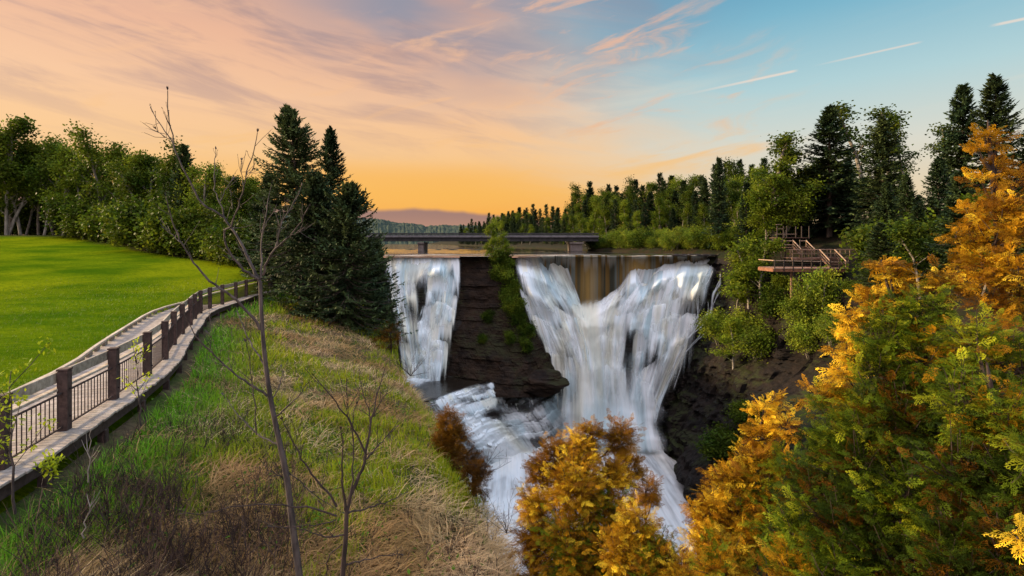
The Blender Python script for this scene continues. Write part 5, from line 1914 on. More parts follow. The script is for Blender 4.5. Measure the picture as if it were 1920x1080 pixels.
def cliff_plants():
    wall = surf('gorge_wall', 'forest_floor', 'cliff', 'rock_pillar')
    def on(px, py):
        d = Vector(((px - 960) / F, 1, (HY - py) / F)).normalized()
        h = wall.ray_cast(Vector((0, 0, 0)), d)[0]
        return h
    # on top of the pillar
    z = (HY - 487) / F * 111.5
    for px, top, Y, w, lab in ((930, 418, 112, .42, 'slim young aspen on top of the rock pillar'), (950, 436, 111, .5, 'shorter leafy sapling beside the young aspen on the rock pillar'), (917, 455, 112.5, .5, 'low sapling left of the young aspen on the rock pillar')):
        h = (HY - top) / F * Y - z
        s = h / 15 * 1.02
        put(AS[0], (px - 960) / F * Y, Y, z - .3, (s * w / .42, s * w / .42, s), lab, 'saplings on the rock pillar')
    for px, py, s, pr in ((936, 495, 1.3, BD[0]), (948, 505, 1.2, BD[1]), (930, 520, 1.0, BD[0]), (950, 528, 1.3, BD[1]), (958, 552, 1.2, BD[0]), (966, 580, 1.2, BD[1]), (974, 605, 1.1, BD[0]), (984, 628, 1.0, BD[1]), (990, 655, .9, BD[0]), (945, 560, .9, BD[0]), (915, 600, .8, BD[1]), (960, 640, .8, BD[0]), (905, 640, .6, BD[1])):
        p = on(px, py)
        put(pr, p[0], p[1], p[2] - .8 * s, s, 'dark shrub clinging to the right shoulder of the rock pillar', 'shrubs on the rock pillar')
    # right rim and ledges: px, py of the foot, depth, height, kind
    G = 'shrubs and saplings on the right gorge wall'
    L = [(1408, 600, 97, 14.5, AS[0], 1.5, 'tall yellow-green sapling growing up the cliff right of the falls'),
         (1380, 590, 98, 9.5, AS[1], 1.5, 'leafy sapling at the lip right of the falls trickles'),
         (1430, 575, 95, 12.5, AS[2], 1.5, 'bushy green sapling just left of the platform deck'),
         (1375, 690, 95, 9.0, AS[1], 1.7, 'green sapling halfway down the cliff right of the falls'),
         (1350, 640, 98, 5.5, BU[0], 1.2, 'low green shrub beside the falls trickles'),
         (1420, 670, 93, 6.0, BU[1], 1.2, 'rounded green shrub on the cliff below the tall sapling'),
         (1395, 640, 95, 5.5, BU[2], 1.3, 'green shrub on a ledge under the tall sapling'),
         (1530, 610, 79, 8.0, BU[0], 0.95, 'large round yellow-green bush in front of the viewing platform'),
         (1500, 610, 80, 5.0, BU[1], 1.1, 'green bush below the left post of the platform'),
         (1560, 640, 77, 4.5, BU[2], 1.2, 'green bush on the ledge under the platform bush'),
         (1520, 665, 80, 5.0, BU[0], 1.1, 'drooping green shrub on the dark cliff under the platform'),
         (1470, 545, 84, 2.4, BD[0], 1.2, 'small dark shrub under the left end of the platform'),
         (1340, 860, 88, 5.0, BD[0], 1.5, 'dark mossy shrub low on the right gorge wall'),
         (1400, 800, 88, 4.0, BD[1], 1.6, 'dark shrub on the talus of the right gorge wall'),
         (1460, 600, 88, 5.0, BD[1], 1.2, 'dark shrub in the cleft left of the platform bush'),
         (1610, 560, 74, 2.5, BD[0], 1.3, 'low scrub on the rim right of the platform bush')]
    for px, py, Y, h, pr, w, lab in L:
        p = on(px, py)
        h *= p[1] / Y
        h0 = 15 if pr in AS else 3.2
        s = h / h0
        put(pr, p[0], p[1], p[2], (s * w, s * w, s), lab, G)


cliff_plants()


# ------------------------------------------------------------------ bank vegetation: grass (uncountable)
def bank_pts(n, r, ymin, ymax, power):
    """points on the bank, denser near the viewer"""
    u = r.random(n)
    a = 1 - power
    Y = (ymin ** a + u * (ymax ** a - ymin ** a)) ** (1 / a)
    t = r.random(n)
    x0, x1 = Xb(Y) + 0.75, Xe(Y) + 0.35
    X = x0 + (x1 - x0) * t
    return X, Y, t


def blades(m, X, Y, Z, L, W, bend, az, tilt, col, seg=3):
    """curved blades: root leans by tilt towards az and bends further"""
    n = len(X)
    d = np.stack([np.cos(az), np.sin(az), 0 * az], -1)
    s = np.stack([-np.sin(az), np.cos(az), 0 * az], -1)
    p = np.stack([X, Y, Z], -1)
    rows = []
    ang = tilt.copy()
    for k in range(seg + 1):
        w = W * (1 - k / (seg + 0.15)) * 0.5
        rows.append(np.stack([p - s * w[:, None], p + s * w[:, None]], 1))
        st = (L / seg)[:, None]
        p = p + st * (d * np.sin(ang)[:, None] + np.array([0, 0, 1.0]) * np.cos(ang)[:, None])
        ang = np.minimum(ang + bend / seg, 1.75)
    V = np.stack(rows, 1).reshape(n, -1, 3)          # n, (seg+1)*2
    k = (seg + 1) * 2
    base = np.arange(n)[:, None] * k
    q = np.concatenate([base + np.array([2 * j, 2 * j + 1, 2 * j + 3, 2 * j + 2]) for j in range(seg)], 0)
    m.add(V.reshape(-1, 3), q, np.repeat(col, k, 0))


def patchiness(X, Y):
    """1 = lush green, 0 = last year's straw"""
    d = X - Xb(Y)
    v = fbm(X * 0.55, Y * 0.40, 0, 4, 301) + 0.20 * np.exp(-((d - 1.2) / 1.3) ** 2) + 0.05 * sstep(Y, 14, 24)
    v = v - 0.05 * sstep(d, 4.5, 8) * (1 - sstep(Y, 14, 20)) + 0.03 - 0.22 * np.exp(-((Y - 27) / 3.0) ** 2) + 0.1 * np.exp(-((Y - 20) / 3.5) ** 2)
    return sstep(v, 0.43, 0.58)


def bank_grass():
    r = rnd(311)
    m = MB()
    n = 80000
    X, Y, t = bank_pts(n, r, 4.5, 46, 1.5)
    g = patchiness(X, Y)
    keep = r.random(n) < 0.12 + 0.88 * g
    X, Y, g = X[keep], Y[keep], g[keep]
    n = len(X)
    cl = fbm(X * 1.7, Y * 1.7, 0, 2, 313)
    L = (0.12 + 0.34 * r.random(n) * sstep(cl, 0.25, 0.65)) * (0.55 + 0.6 * g) * (1 + 0.3 * sstep(Y, 15, 30))
    W = (0.009 + 0.0011 * Y) * (0.7 + 0.6 * r.random(n))
    v = 0.65 + 0.7 * r.random(n)
    ye = r.random(n)
    near = np.exp(-((X - Xb(Y) - 1.0) / 1.2) ** 2)
    col = np.stack([(0.19 + 0.18 * ye) * v * (1 - 0.45 * near), (0.28 + 0.07 * ye) * v * (1 + 0.1 * near), 0.012 * v + 0.006 * near], -1)
    blades(m, X, Y, bank_z(X, Y) - 0.02, L, W, 0.5 + 0.9 * r.random(n), r.uniform(0, 6.28, n), 0.45 * r.random(n), col)
    o = m.build('grass', M['grass'])
    tag(o, 'tufts of fresh green grass growing on the bank', 'grass', kind='stuff')
    m = MB()
    n = 90000
    X, Y, t = bank_pts(n, r, 4.5, 46, 1.5)
    g = patchiness(X, Y)
    keep = r.random(n) < 1.05 - 0.85 * g
    X, Y, g = X[keep], Y[keep], g[keep]
    n = len(X)
    cl = fbm(X * 1.1, Y * 1.1, 5, 3, 317)
    L = 0.18 + 0.45 * r.random(n) * (0.4 + cl)
    W = (0.007 + 0.0011 * Y) * (0.7 + 0.6 * r.random(n))
    az = -0.6 + 2.2 * (fbm(X * 0.6, Y * 0.6, 9, 2, 319) - 0.5) * 3 + r.normal(0, 0.95, n)
    v = (0.50 + 0.75 * r.random(n)) * (0.6 + 0.8 * cl)
    br = sstep(fbm(X * 0.4, Y * 0.4, 2, 3, 321), 0.42, 0.62)
    col = np.stack([(0.68 - 0.22 * br) * v, (0.47 - 0.20 * br) * v, (0.25 - 0.14 * br) * v], -1)
    blades(m, X, Y, bank_z(X, Y) + 0.01 + 0.05 * r.random(n), L, W, 0.4 + 0.8 * r.random(n), az, 0.75 + 0.7 * r.random(n), col)
    o = m.build('dry_grass', M['grass'])
    tag(o, 'pale matted dry grass left from last year on the bank', 'dry grass', kind='stuff')
    # broad-leaved weeds and fallen leaves among the grass
    m = MB()
    for k in range(420):
        X, Y, t = bank_pts(1, r, 5.0, 34, 1.4)
        nL = r.integers(8, 26)
        rad = 0.10 + 0.16 * r.random()
        px_, py_ = X + r.normal(0, rad, nL), Y + r.normal(0, rad, nL)
        z_ = bank_z(px_, py_) + 0.05 + 0.22 * r.random(nL)
        U = unit(r.normal(0, .8, (nL, 3)) + np.array([0, 0, .5]))
        dead = r.random() < .4
        c0 = np.array([.22, .13, .06]) if dead else np.array([.09, .17, .015])
        if dead:
            z_ = z_ * 0 + bank_z(px_, py_) + 0.06
            U = unit(U * (1, 1, .15))
        m.cards(np.stack([px_, py_, z_], -1), U, perp(U), 0.05 + 0.07 * r.random(nL), 0.03 + 0.035 * r.random(nL), c0 * (0.6 + .9 * r.random((nL, 1))))
    o = m.build('weeds', M['grass'])
    tag(o, 'small leafy weeds and dead leaves scattered through the bank grass', 'weeds', kind='stuff')
    # short grass along the near lawn
    m = MB()
    n = 60000
    u = r.random(n)
    Y = 9 / (1 - u * (1 - 9 / 40.0))
    d = 2.15 + 14 * r.random(n) ** 1.6
    X = Xb(Y) - d
    v = 0.7 + 0.6 * r.random(n)
    ye = sstep(fbm(X * .3, Y * .3, 0, 3, 323), .4, .65)
    col = np.stack([(0.060 + 0.06 * ye) * v, (0.140 + 0.04 * ye) * v, 0.004 * v], -1)
    blades(m, X, Y, lawn_z(X, Y) - 0.12, 0.16 + 0.08 * r.random(n), 0.012 + 0.0012 * Y, 0.5 + 0.6 * r.random(n), r.uniform(0, 6.28, n), 0.3 * r.random(n), col, 2)
    o = m.build('lawn_grass', M['grass'])
    tag(o, 'short blades of the lawn beside the boardwalk kerb', 'grass', kind='stuff')


bank_grass()


def twig_cloud(m, r, p0, d0, L, rad, lev, up=0.3, nb=4, wob=0.12, k=5, col=1.0, sp=0.6):
    """one branching stem drawn as tubes into m"""
    pts = [np.asarray(p0, float)]
    d = np.asarray(d0, float)
    for i in range(k):
        d = unit(d + r.normal(0, wob, 3) + np.array([0, 0, up * 0.1]))
        pts.append(pts[-1] + d * L / k)
    pts = np.array(pts)
    m.tube(pts, np.linspace(rad, rad * 0.4, k + 1), 4 if rad < 0.012 else 6, col, cap=False)
    if lev == 0:
        return
    for j in range(nb):
        f = 0.25 + 0.7 * (j + r.random()) / nb
        i = min(int(f * k), k - 1)
        q = pts[i] + (pts[i + 1] - pts[i]) * (f * k - i)
        nd = unit(d * (0.7 + .3 * r.random()) + r.normal(0, sp, 3) + np.array([0, 0, up]))
        twig_cloud(m, r, q, nd, L * (0.45 + 0.3 * r.random()) * (1.1 - 0.5 * f), rad * 0.5, lev - 1, up, max(2, nb - 1), wob, 4, col, sp)


def brush():
    r = rnd(331)
    m = MB()
    zones = [(130, 800, 560, 1230, 1300, 0.75), (560, 960, 960, 1250, 260, 0.45), (40, 930, 330, 1280, 500, 0.8), (860, 990, 1010, 1170, 160, 0.5), (480, 640, 760, 700, 40, .5)]
    for x0, y0, x1, y1, n, hh in zones:
        for i in range(n):
            px, py = r.uniform(x0, x1), r.uniform(y0, y1)
            # where the view ray meets the bank
            Ys = np.linspace(4.2, 40, 200)
            P = at(np.full(200, px), np.full(200, py), Ys)
            zz = np.where(P[:, 0] < Xe(Ys) + .3, bank_z(P[:, 0], Ys), -50)
            k = np.argmax(P[:, 2] < zz)
            if k == 0 or P[k, 0] > Xe(Ys[k]) or P[k, 0] < Xb(Ys[k]) + 0.8:
                continue
            if fbm(px * 0.012, py * 0.02, 0, 3, 333) < 0.40:
                continue
            p = P[k]
            L = hh * (0.35 + 0.75 * r.random())
            c = 0.7 + 0.8 * r.random()
            col = (c, c * .9, c * .85) if r.random() < .8 else (3.2, 2.8, 2.3)
            twig_cloud(m, r, (p[0], p[1], p[2] - .05), unit(r.normal(0, .28, 3) * (1, 1, 0) + np.array([0, 0, 1])), L, 0.0085, 1, 0.35, 4, 0.14, 4, col, 0.45)
    o = m.build('undergrowth', M['brush'])
    tag(o, 'tangle of thin dark leafless stems in the grass at the front of the bank', 'brush', kind='stuff')


def brush_mat():
    m, g, out = material('dead_stems')
    oc = g.new('ShaderNodeTexCoord').outputs['Object']
    n = g.noise(oc, 9.0, 3)
    c = g.mix(n, (0.012, 0.007, 0.006, 1), (0.042, 0.026, 0.021, 1))
    c = g.mix(1.0, c, attr(g, 'Col'), 'MULTIPLY')
    g.l.new(principled(g, c, 0.8).outputs[0], out.inputs[0])
    return m


M['brush'] = brush_mat()
M['dark_sapling2'] = M['dark_sapling']
brush()


# ------------------------------------------------------------------ bare saplings traced as branches with their own depth
def smooth_line(p, n=14):
    p = np.asarray(p, float)
    t = np.concatenate([[0], np.cumsum(np.linalg.norm(np.diff(p[:, :2], axis=0), axis=1))])
    u = np.linspace(0, t[-1], n)
    q = np.stack([np.interp(u, t, p[:, c]) for c in range(p.shape[1])], -1)
    for _ in range(2):
        q[1:-1] = (q[:-2] + 2 * q[1:-1] + q[2:]) / 4
    return q


def sapling(name, label, Y0, trunk, limbs, mat, seed, twigs=5, budcol=None, group=None):
    """trunk, limbs: lists of (px, py, radius m[, depth offset]); depth changes smoothly along each limb"""
    r = rnd(seed)
    q = smooth_line([(x, y, rad * .8, dy) for x, y, rad, dy in trunk], 26)
    P = at(q[:, 0], q[:, 1], Y0 + q[:, 3])
    base = P[0]
    root = empty(name, base, label, 'tree', group)
    b = MB()
    b.tube(P, q[:, 2] * (1 + 0.10 * (r.random(26) - .5)), 9)
    b.build('trunk', mat, root, base)
    for li in limbs:
        rad0, rad1, dy0, dy1, pts = li
        q = smooth_line([(x, y) for x, y in pts], max(10, 3 * len(pts)))
        k = len(q)
        Yl = Y0 + np.linspace(dy0, dy1, k)
        P = at(q[:, 0], q[:, 1], Yl) + r.normal(0, 0.006, (k, 3))
        m = MB()
        rr = np.linspace(rad0, rad1, k)
        m.tube(P, rr, 6, cap=False)
        for j in range(twigs):
            i = r.integers(k // 4, k - 1)
            d = unit(P[i + 1] - P[i])
            nd = unit(d + r.normal(0, 0.55, 3) + np.array([0, 0, .35]))
            L = 0.08 + 0.24 * r.random()
            e = [P[i], P[i] + nd * L * .5 + r.normal(0, .01, 3), P[i] + nd * L + np.array([0, 0, .02])]
            m.tube(e, [max(rr[i] * .5, .003), .003, .0022], 4, cap=False)
            U = unit(nd + r.normal(0, .1, 3))[None]
            m.cards(np.array([e[-1]]), U, perp(U), 0.035, 0.012, .9)
        U = unit(P[-1] - P[-2])[None]
        m.cards(np.repeat(P[-1:], 3, 0), unit(U + r.normal(0, .15, (3, 3))), perp(unit(U + r.normal(0, .3, (3, 3)))), 0.06, 0.022, 1)
        m.build('branch', mat, root, base)
    return root


T1 = [(575, 1215, .062, 0), (562, 1080, .056, 0), (548, 985, .052, 0), (540, 900, .047, 0), (522, 820, .041, 0), (505, 740, .037, 0.02), (495, 660, .034, 0.03), (490, 590, .031, .04), (488, 528, .028, .05)]
L1 = [(.022, .013, .05, .2, [(488, 532), (472, 497), (454, 458), (434, 428), (420, 407)]),
      (.014, .0045, .2, -.15, [(420, 407), (398, 396), (378, 383), (355, 339), (333, 294), (322, 257), (313, 209), (316, 170)]),
      (.008, .004, .0, .1, [(328, 275), (308, 245), (285, 207)]),
      (.005, .003, -.1, -.2, [(324, 262), (310, 258), (293, 243)]),
      (.010, .0035, .2, .45, [(421, 408), (416, 382), (402, 364), (402, 324), (405, 280)]),
      (.006, .003, .3, .5, [(412, 378), (428, 348), (436, 335)]),
      (.011, .004, .15, -.25, [(433, 425), (452, 372), (461, 328), (474, 291), (483, 248)]),
      (.005, .003, -.1, .0, [(456, 350), (452, 320), (454, 300)]),
      (.005, .003, -.1, -.3, [(462, 328), (470, 320), (478, 318)]),
      (.018, .010, .05, -.2, [(486, 524), (455, 506), (428, 474), (418, 443), (422, 425), (432, 428)]),
      (.020, .0045, .03, -.5, [(488, 617), (462, 580), (443, 561), (420, 546), (389, 524), (361, 491), (340, 455), (326, 428), (312, 370)]),
      (.006, .003, -.4, -.3, [(340, 456), (322, 440), (310, 430)]),
      (.014, .004, .05, .35, [(490, 522), (489, 457), (498, 402), (509, 346)]),
      (.006, .003, .2, .3, [(490, 440), (510, 400), (518, 390)]),
      (.016, .0045, .05, -.3, [(492, 516), (500, 492), (511, 472), (530, 455), (563, 420), (578, 390)]),
      (.010, .0035, -.05, .25, [(516, 466), (526, 425), (533, 409), (556, 372), (566, 350)]),
      (.008, .003, -.05, -.2, [(519, 465), (526, 417), (537, 380)]),
      (.006, .003, -.2, -.3, [(545, 440), (560, 436), (570, 425)]),
      (.013, .004, .03, .5, [(495, 683), (478, 655), (463, 631), (452, 600), (447, 585)]),
      (.016, .0045, .0, -.6, [(501, 741), (470, 722), (444, 705), (418, 682), (393, 657), (361, 624), (354, 607)]),
      (.006, .003, -.4, -.5, [(393, 657), (396, 640), (392, 625)]),
      (.010, .0035, .0, .35, [(508, 752), (520, 730), (531, 705), (528, 690)]),
      (.012, .0035, .0, -.35, [(518, 782), (535, 764), (556, 746), (570, 730), (576, 720)]),
      (.013, .004, .0, .6, [(527, 837), (505, 826), (481, 813), (460, 792), (444, 776), (430, 755), (420, 742)]),
      (.009, .003, .0, -.5, [(480, 815), (478, 770), (474, 730), (470, 690), (462, 640)]),
      (.008, .003, .0, .4, [(535, 880), (560, 900), (590, 930), (640, 960)]),
      (.008, .003, .1, -.3, [(541, 905), (520, 890), (500, 880), (488, 862)])]
sapling('sapling', 'tall bare grey sapling with forked upswept branches in front of the boardwalk spruces', 6.5, T1, L1, M['sapling'], 341)
T2 = [(640, 1230, .040, 0), (642, 1075, .036, 0), (648, 1010, .034, 0), (650, 955, .030, 0)]
L2 = [(.026, .0045, 0, .3, [(650, 958), (660, 920), (680, 880), (690, 830), (697, 780), (712, 720), (722, 690)]),
      (.016, .004, 0, -.3, [(648, 955), (640, 895), (643, 850), (640, 806)]),
      (.012, .003, .1, .4, [(690, 860), (712, 832), (728, 815), (742, 803)]),
      (.013, .004, .05, -.4, [(686, 850), (668, 815), (650, 780), (622, 745), (590, 706)]),
      (.006, .003, -.2, -.3, [(650, 780), (652, 745), (648, 720)]),
      (.008, .003, .1, .2, [(694, 800), (690, 760), (680, 735), (672, 700)]),
      (.014, .004, 0, -.4, [(632, 950), (610, 920), (585, 890), (560, 850), (540, 812), (528, 790)]),
      (.012, .003, 0, .5, [(652, 962), (690, 952), (725, 942), (760, 925)]),
      (.011, .003, 0, -.6, [(632, 968), (590, 952), (550, 950), (490, 945), (430, 950), (385, 965), (345, 962)]),
      (.008, .003, 0, -.2, [(630, 975), (600, 985), (565, 988), (510, 988)]),
      (.010, .003, 0, .3, [(645, 1060), (690, 1047), (720, 1042), (750, 1040)]),
      (.012, .003, 0, -.3, [(650, 1000), (630, 1010), (590, 1000), (560, 992)]),
      (.012, .004, 0, .2, [(655, 940), (662, 890), (664, 850), (660, 800), (668, 760)]),
      (.010, .003, .0, .3, [(640, 1020), (615, 1040), (612, 1080), (610, 1110)]),
      (.007, .003, .2, .3, [(700, 780), (725, 735), (730, 722)])]
sapling('sapling', 'dark many-branched leafless sapling right of the tall bare sapling', 6.0, T2, L2, M['dark_sapling'], 347, 6)


def leaf_sapling(px0, py0, Y, H, lean, label, seed, leaves, mat, nl=6):
    r = rnd(seed)
    p = at(px0, py0, Y)
    root = empty('sapling', p, label, 'tree', 'thin saplings beside the boardwalk')
    b, m = MB(), MB()
    t = np.linspace(0, 1, 10)
    P = np.stack([lean * H * t ** 1.4 + r.normal(0, .012, 10), r.normal(0, .012, 10), H * t], -1)
    b.tube(P, 0.013 * (1 - .75 * t) * H ** .5, 6)
    tips = [P[-1], P[-2], P[-3]]
    for k in range(nl):
        i = r.integers(3, 9)
        a = r.uniform(0, 6.28)
        d = unit(np.array([math.cos(a) * .7, math.sin(a) * .7, .9]))
        L = H * (.16 + .2 * r.random())
        q = [P[i], P[i] + d * L * .5, P[i] + d * L + (0, 0, .03)]
        b.tube(q, [.006, .005, .003], 4, cap=False)
        tips += [q[1], q[2], q[2]]
    b.build('trunk', mat, root)
    if leaves:
        tips = np.array(tips)
        c = np.repeat(tips, leaves, 0)
        Pn = c + r.normal(0, .05, c.shape)
        U = unit(r.normal(0, .7, c.shape) + np.array([0, 0, -.1]))
        v = .8 + .5 * r.random(len(c))
        m.cards(Pn, U, perp(U), .085 * (.6 + .6 * r.random(len(c))), .036, np.stack([v * 2.4, v * 2.0, v * .9], -1))
        m.build('leaves', M['bush'], root)


leaf_sapling(25, 965, 6.6, 1.85, -.02, 'thin sapling with fresh yellow-green leaves at the near left end of the boardwalk', 351, 12, M['sapling'], 9)
leaf_sapling(262, 800, 9.4, 1.45, -.05, 'slender sapling with a few yellow leaves beside the third railing post', 353, 5, M['sapling'], 7)
leaf_sapling(165, 905, 7.2, .75, .04, 'pale leafless stem sticking up below the boardwalk edge', 357, 0, M['pale_bark'], 5)
leaf_sapling(155, 1010, 6.4, .6, .25, 'short pale forked stem in the lower left grass', 359, 0, M['pale_bark'], 4)
leaf_sapling(95, 905, 7.0, .35, .1, 'small yellow-green seedling under the near boardwalk edge', 361, 7, M['sapling'], 5)


# ------------------------------------------------------------------ cedars: flat fan sprays
def spray_template(seed, n=8, tert=1):
    """flat fern-like spray, length 1 along +x, in the xy plane, drooping a little"""
    r = rnd(seed)
    m = MB()
    zc = lambda x: -0.26 * x ** 2
    P, U, W, L, D = [], [], [], [], []
    def add(p, u, l, w):
        P.append(p); U.append(u); L.append(l); D.append(w)
    for i in range(5):
        x = i / 5
        add((x, 0, zc(x)), (1, 0, -.52 * x), 0.26, 0.042)
    for i in range(n):
        x = 0.06 + 0.90 * i / n
        for sg in (-1, 1):
            if r.random() < 0.22:
                continue
            xx = x + (0.08 if sg > 0 else 0)
            l = 0.44 * (1 - xx) ** 0.75 * (0.35 + 0.65 * min(1, xx * 5)) * (0.8 + .4 * r.random()) + 0.05
            a = sg * (0.75 + .2 * r.random())
            u = np.array([math.cos(a), math.sin(a), -.35 * r.random() - .1 + r.normal(0, .18)])
            p = np.array([xx, 0, zc(xx)])
            add(p, u, l, 0.040)
            for j in range(tert):
                f = 0.45 + 0.2 * r.random()
                for s2 in (-1, 1):
                    if l < 0.12 and s2 < 0:
                        continue
                    a2 = a + s2 * 0.65
                    add(p + u * l * f, np.array([math.cos(a2), math.sin(a2), -.4]), l * (0.46 - .2 * f) + .03, 0.036)
    U = unit(np.array(U, float))
    Wd = unit(np.cross(U, np.array([0, 0, 1.0])))
    m.cards(np.array(P), U, Wd, np.array(L), np.array(D))
    return np.concatenate(m.V)


SPR = [spray_template(371 + k) for k in range(8)]
GOLD = np.array([0.43, 0.215, 0.008])
BRONZE = np.array([0.19, 0.080, 0.006])
YELLOW = np.array([0.74, 0.50, 0.03])
GREEN = np.array([0.078, 0.118, 0.006])
DGREEN = np.array([0.026, 0.045, 0.004])
LIME = np.array([0.25, 0.27, 0.012])


def cedar(name, label, trunkpts, lobes, seed, dens, size, group=None):
    """lobes: (px, py, r_px, depth, palette, weight); sprays ride on twigs grown from the trunk to every lobe"""
    r = rnd(seed)
    T = np.array([at(x, y, d) for x, y, d in trunkpts])
    base = T[0]
    root = empty(name, base, label, 'tree', group)
    tq = np.linspace(0, 1, 30)
    tt = np.linspace(0, 1, len(T))
    TP = np.stack([np.interp(tq, tt, T[:, c]) for c in range(3)], -1)
    b = MB()
    b.tube(TP, 0.06 * (1 - np.linspace(0, 1, 30)) ** 0.8 + 0.006, 8)
    crown = {}
    PV, PC = [], []
    for (px, py, rp, Y, pal, wgt) in lobes:
        c = at(px, py, Y)
        rad = rp / F * Y
        # limb from the trunk, rising to the lobe
        k = int(np.argmin(np.linalg.norm(TP - (c + np.array([0, 0, -rad * .6])), axis=1)))
        k = max(0, k - 2)
        a = TP[k]
        mid = a * .45 + c * .55 + np.array([0, 0, -0.12 * np.linalg.norm(c - a)])
        ln = smooth_line(np.stack([a, mid, c + np.array([0, 0, rad * .3])]), 9)
        b.tube(ln, np.linspace(0.022, 0.006, 9), 5, cap=False)
        n = max(int(dens * wgt * (rad / size) ** 2.0), 10)
        nt = max(n // 7, 4)                                     # twigs
        d = unit(r.normal(0, 1, (nt, 3)) + np.array([0, -0.35, 0.30]))
        rr = rad * (0.45 + 0.65 * r.random(nt))
        s0 = c + d * rad * 0.12 + r.normal(0, rad * .12, (nt, 3)) - np.array([0, 0, rad * .25])
        e0 = c + d * rr[:, None] * np.array([1, .8, 1.05])
        for i in range(0, nt, 2):
            b.tube([s0[i], (s0[i] + e0[i]) / 2 + (0, 0, -.02), e0[i]], [.007, .005, .0025], 4, cap=False)
        f = np.repeat(r.random((nt, 1)), 7, 1)
        f = np.clip(np.linspace(0.30, 1.0, 7)[None] + r.normal(0, .05, (nt, 7)), 0, 1.02)
        P = (s0[:, None] * (1 - f[..., None]) + e0[:, None] * f[..., None]).reshape(-1, 3)
        D = np.repeat(unit(e0 - s0), 7, 0)
        ff = f.ravel()
        N = len(P)
        sidev = unit(np.cross(D, np.array([0, 0, 1.0])) + 1e-6)
        sg = np.where(np.arange(N) % 2 == 0, 1, -1)[:, None] * (ff[:, None] < 0.97)
        U = unit(D * (0.65 + .3 * r.random((N, 1))) + sidev * sg * (0.55 + .4 * r.random((N, 1))) + np.array([0, 0, -.25]) * r.random((N, 1)) + r.normal(0, .22, (N, 3)))
        up = unit(np.array([0, 0, 1.0]) + D * .2 + r.normal(0, .55, (N, 3)))
        W = unit(np.cross(up, U))
        Nn = np.cross(U, W)
        S = size * (0.55 + 0.75 * r.random(N)) * (1.15 - .3 * ff)
        tpl = [SPR[i % 4] for i in range(4)]
        pal = np.asarray(pal, float)
        pick = r.integers(0, 1 << 30, N)
        tw = np.repeat(r.random(nt), 7)
        c0 = pal[(np.floor(tw * len(pal)).astype(int) + (r.random(N) < 0.28)) % len(pal)] if pal.ndim == 2 else np.broadcast_to(pal, (N, 3))
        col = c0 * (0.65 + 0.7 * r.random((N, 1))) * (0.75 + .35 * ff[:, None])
        for kx in range(8):
            sel = np.where(pick % 8 == kx)[0]
            if not len(sel):
                continue
            t = SPR[kx]
            V = P[sel, None] + S[sel, None, None] * (t[None, :, 0:1] * U[sel, None] + t[None, :, 1:2] * W[sel, None] + t[None, :, 2:3] * Nn[sel, None])
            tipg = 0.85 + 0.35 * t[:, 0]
            PV.append(V.reshape(-1, 3))
            PC.append((col[sel, None] * tipg[None, :, None]).reshape(-1, 3))
    b.build('trunk', M['dark_sapling'], root, base)
    V = np.concatenate(PV) - base
    mk('crown', V, np.arange(len(V)).reshape(-1, 4), M['cedar'], root, col=np.concatenate(PC))
    return root


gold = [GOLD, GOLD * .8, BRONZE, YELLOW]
bright = [YELLOW, YELLOW * 1.15, GOLD, YELLOW]  # yellow of sunlit edges and tips, put into the spray colour
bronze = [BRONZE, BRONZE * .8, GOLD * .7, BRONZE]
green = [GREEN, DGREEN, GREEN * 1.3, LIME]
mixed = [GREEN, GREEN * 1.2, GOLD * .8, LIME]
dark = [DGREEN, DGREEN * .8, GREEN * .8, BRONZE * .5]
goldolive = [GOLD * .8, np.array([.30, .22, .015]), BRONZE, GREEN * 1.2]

CG = 'golden-green cedars at the right front'
cedar('cedar_tree', 'bushy golden bronze cedar at the gorge edge in front of the plunge pool',
      [(1095, 1330, 9.8), (1095, 1150, 9.8), (1098, 960, 9.9), (1100, 850, 10)],
      [(1090, 840, 44, 10.0, gold, 1), (1112, 812, 24, 10.1, bronze, 1), (1165, 820, 36, 10.1, bronze, 1), (1178, 875, 34, 10.2, bronze, .9), (1040, 850, 34, 10.1, bronze, 1), (1015, 880, 34, 10.0, bronze, 1),
       (1010, 940, 46, 9.9, gold, 1), (1078, 910, 70, 9.6, gold, 1), (1150, 900, 44, 9.8, gold, .9), (1130, 960, 60, 9.6, goldolive, 1), (1010, 1010, 50, 9.8, bronze, 1), (1070, 1020, 80, 9.4, goldolive, 1),
       (1020, 1080, 60, 9.5, bronze, 1), (1120, 1080, 80, 9.3, goldolive, 1)], 401, 120, 0.19, CG)
cedar('cedar_tree', 'small bronze cedar twig cluster right of the plunge pool cedar',
      [(1215, 1250, 10.6), (1212, 1080, 10.6), (1210, 920, 10.6)], [(1212, 915, 26, 10.6, bronze, 1), (1195, 945, 22, 10.6, bronze, .8), (1222, 945, 18, 10.6, bronze, .8)], 403, 90, 0.20, CG)
cedar('cedar_tree', 'golden cedar with rounded top low between the two larger cedars',
      [(1200, 1300, 8.6), (1200, 1100, 8.6), (1195, 1000, 8.6)],
      [(1195, 985, 46, 8.6, gold, 1), (1170, 1040, 56, 8.5, gold, 1), (1235, 1040, 50, 8.4, goldolive, 1), (1215, 1090, 70, 8.2, goldolive, 1), (1280, 1075, 50, 8.0, gold, 1)], 405, 115, 0.18, CG)
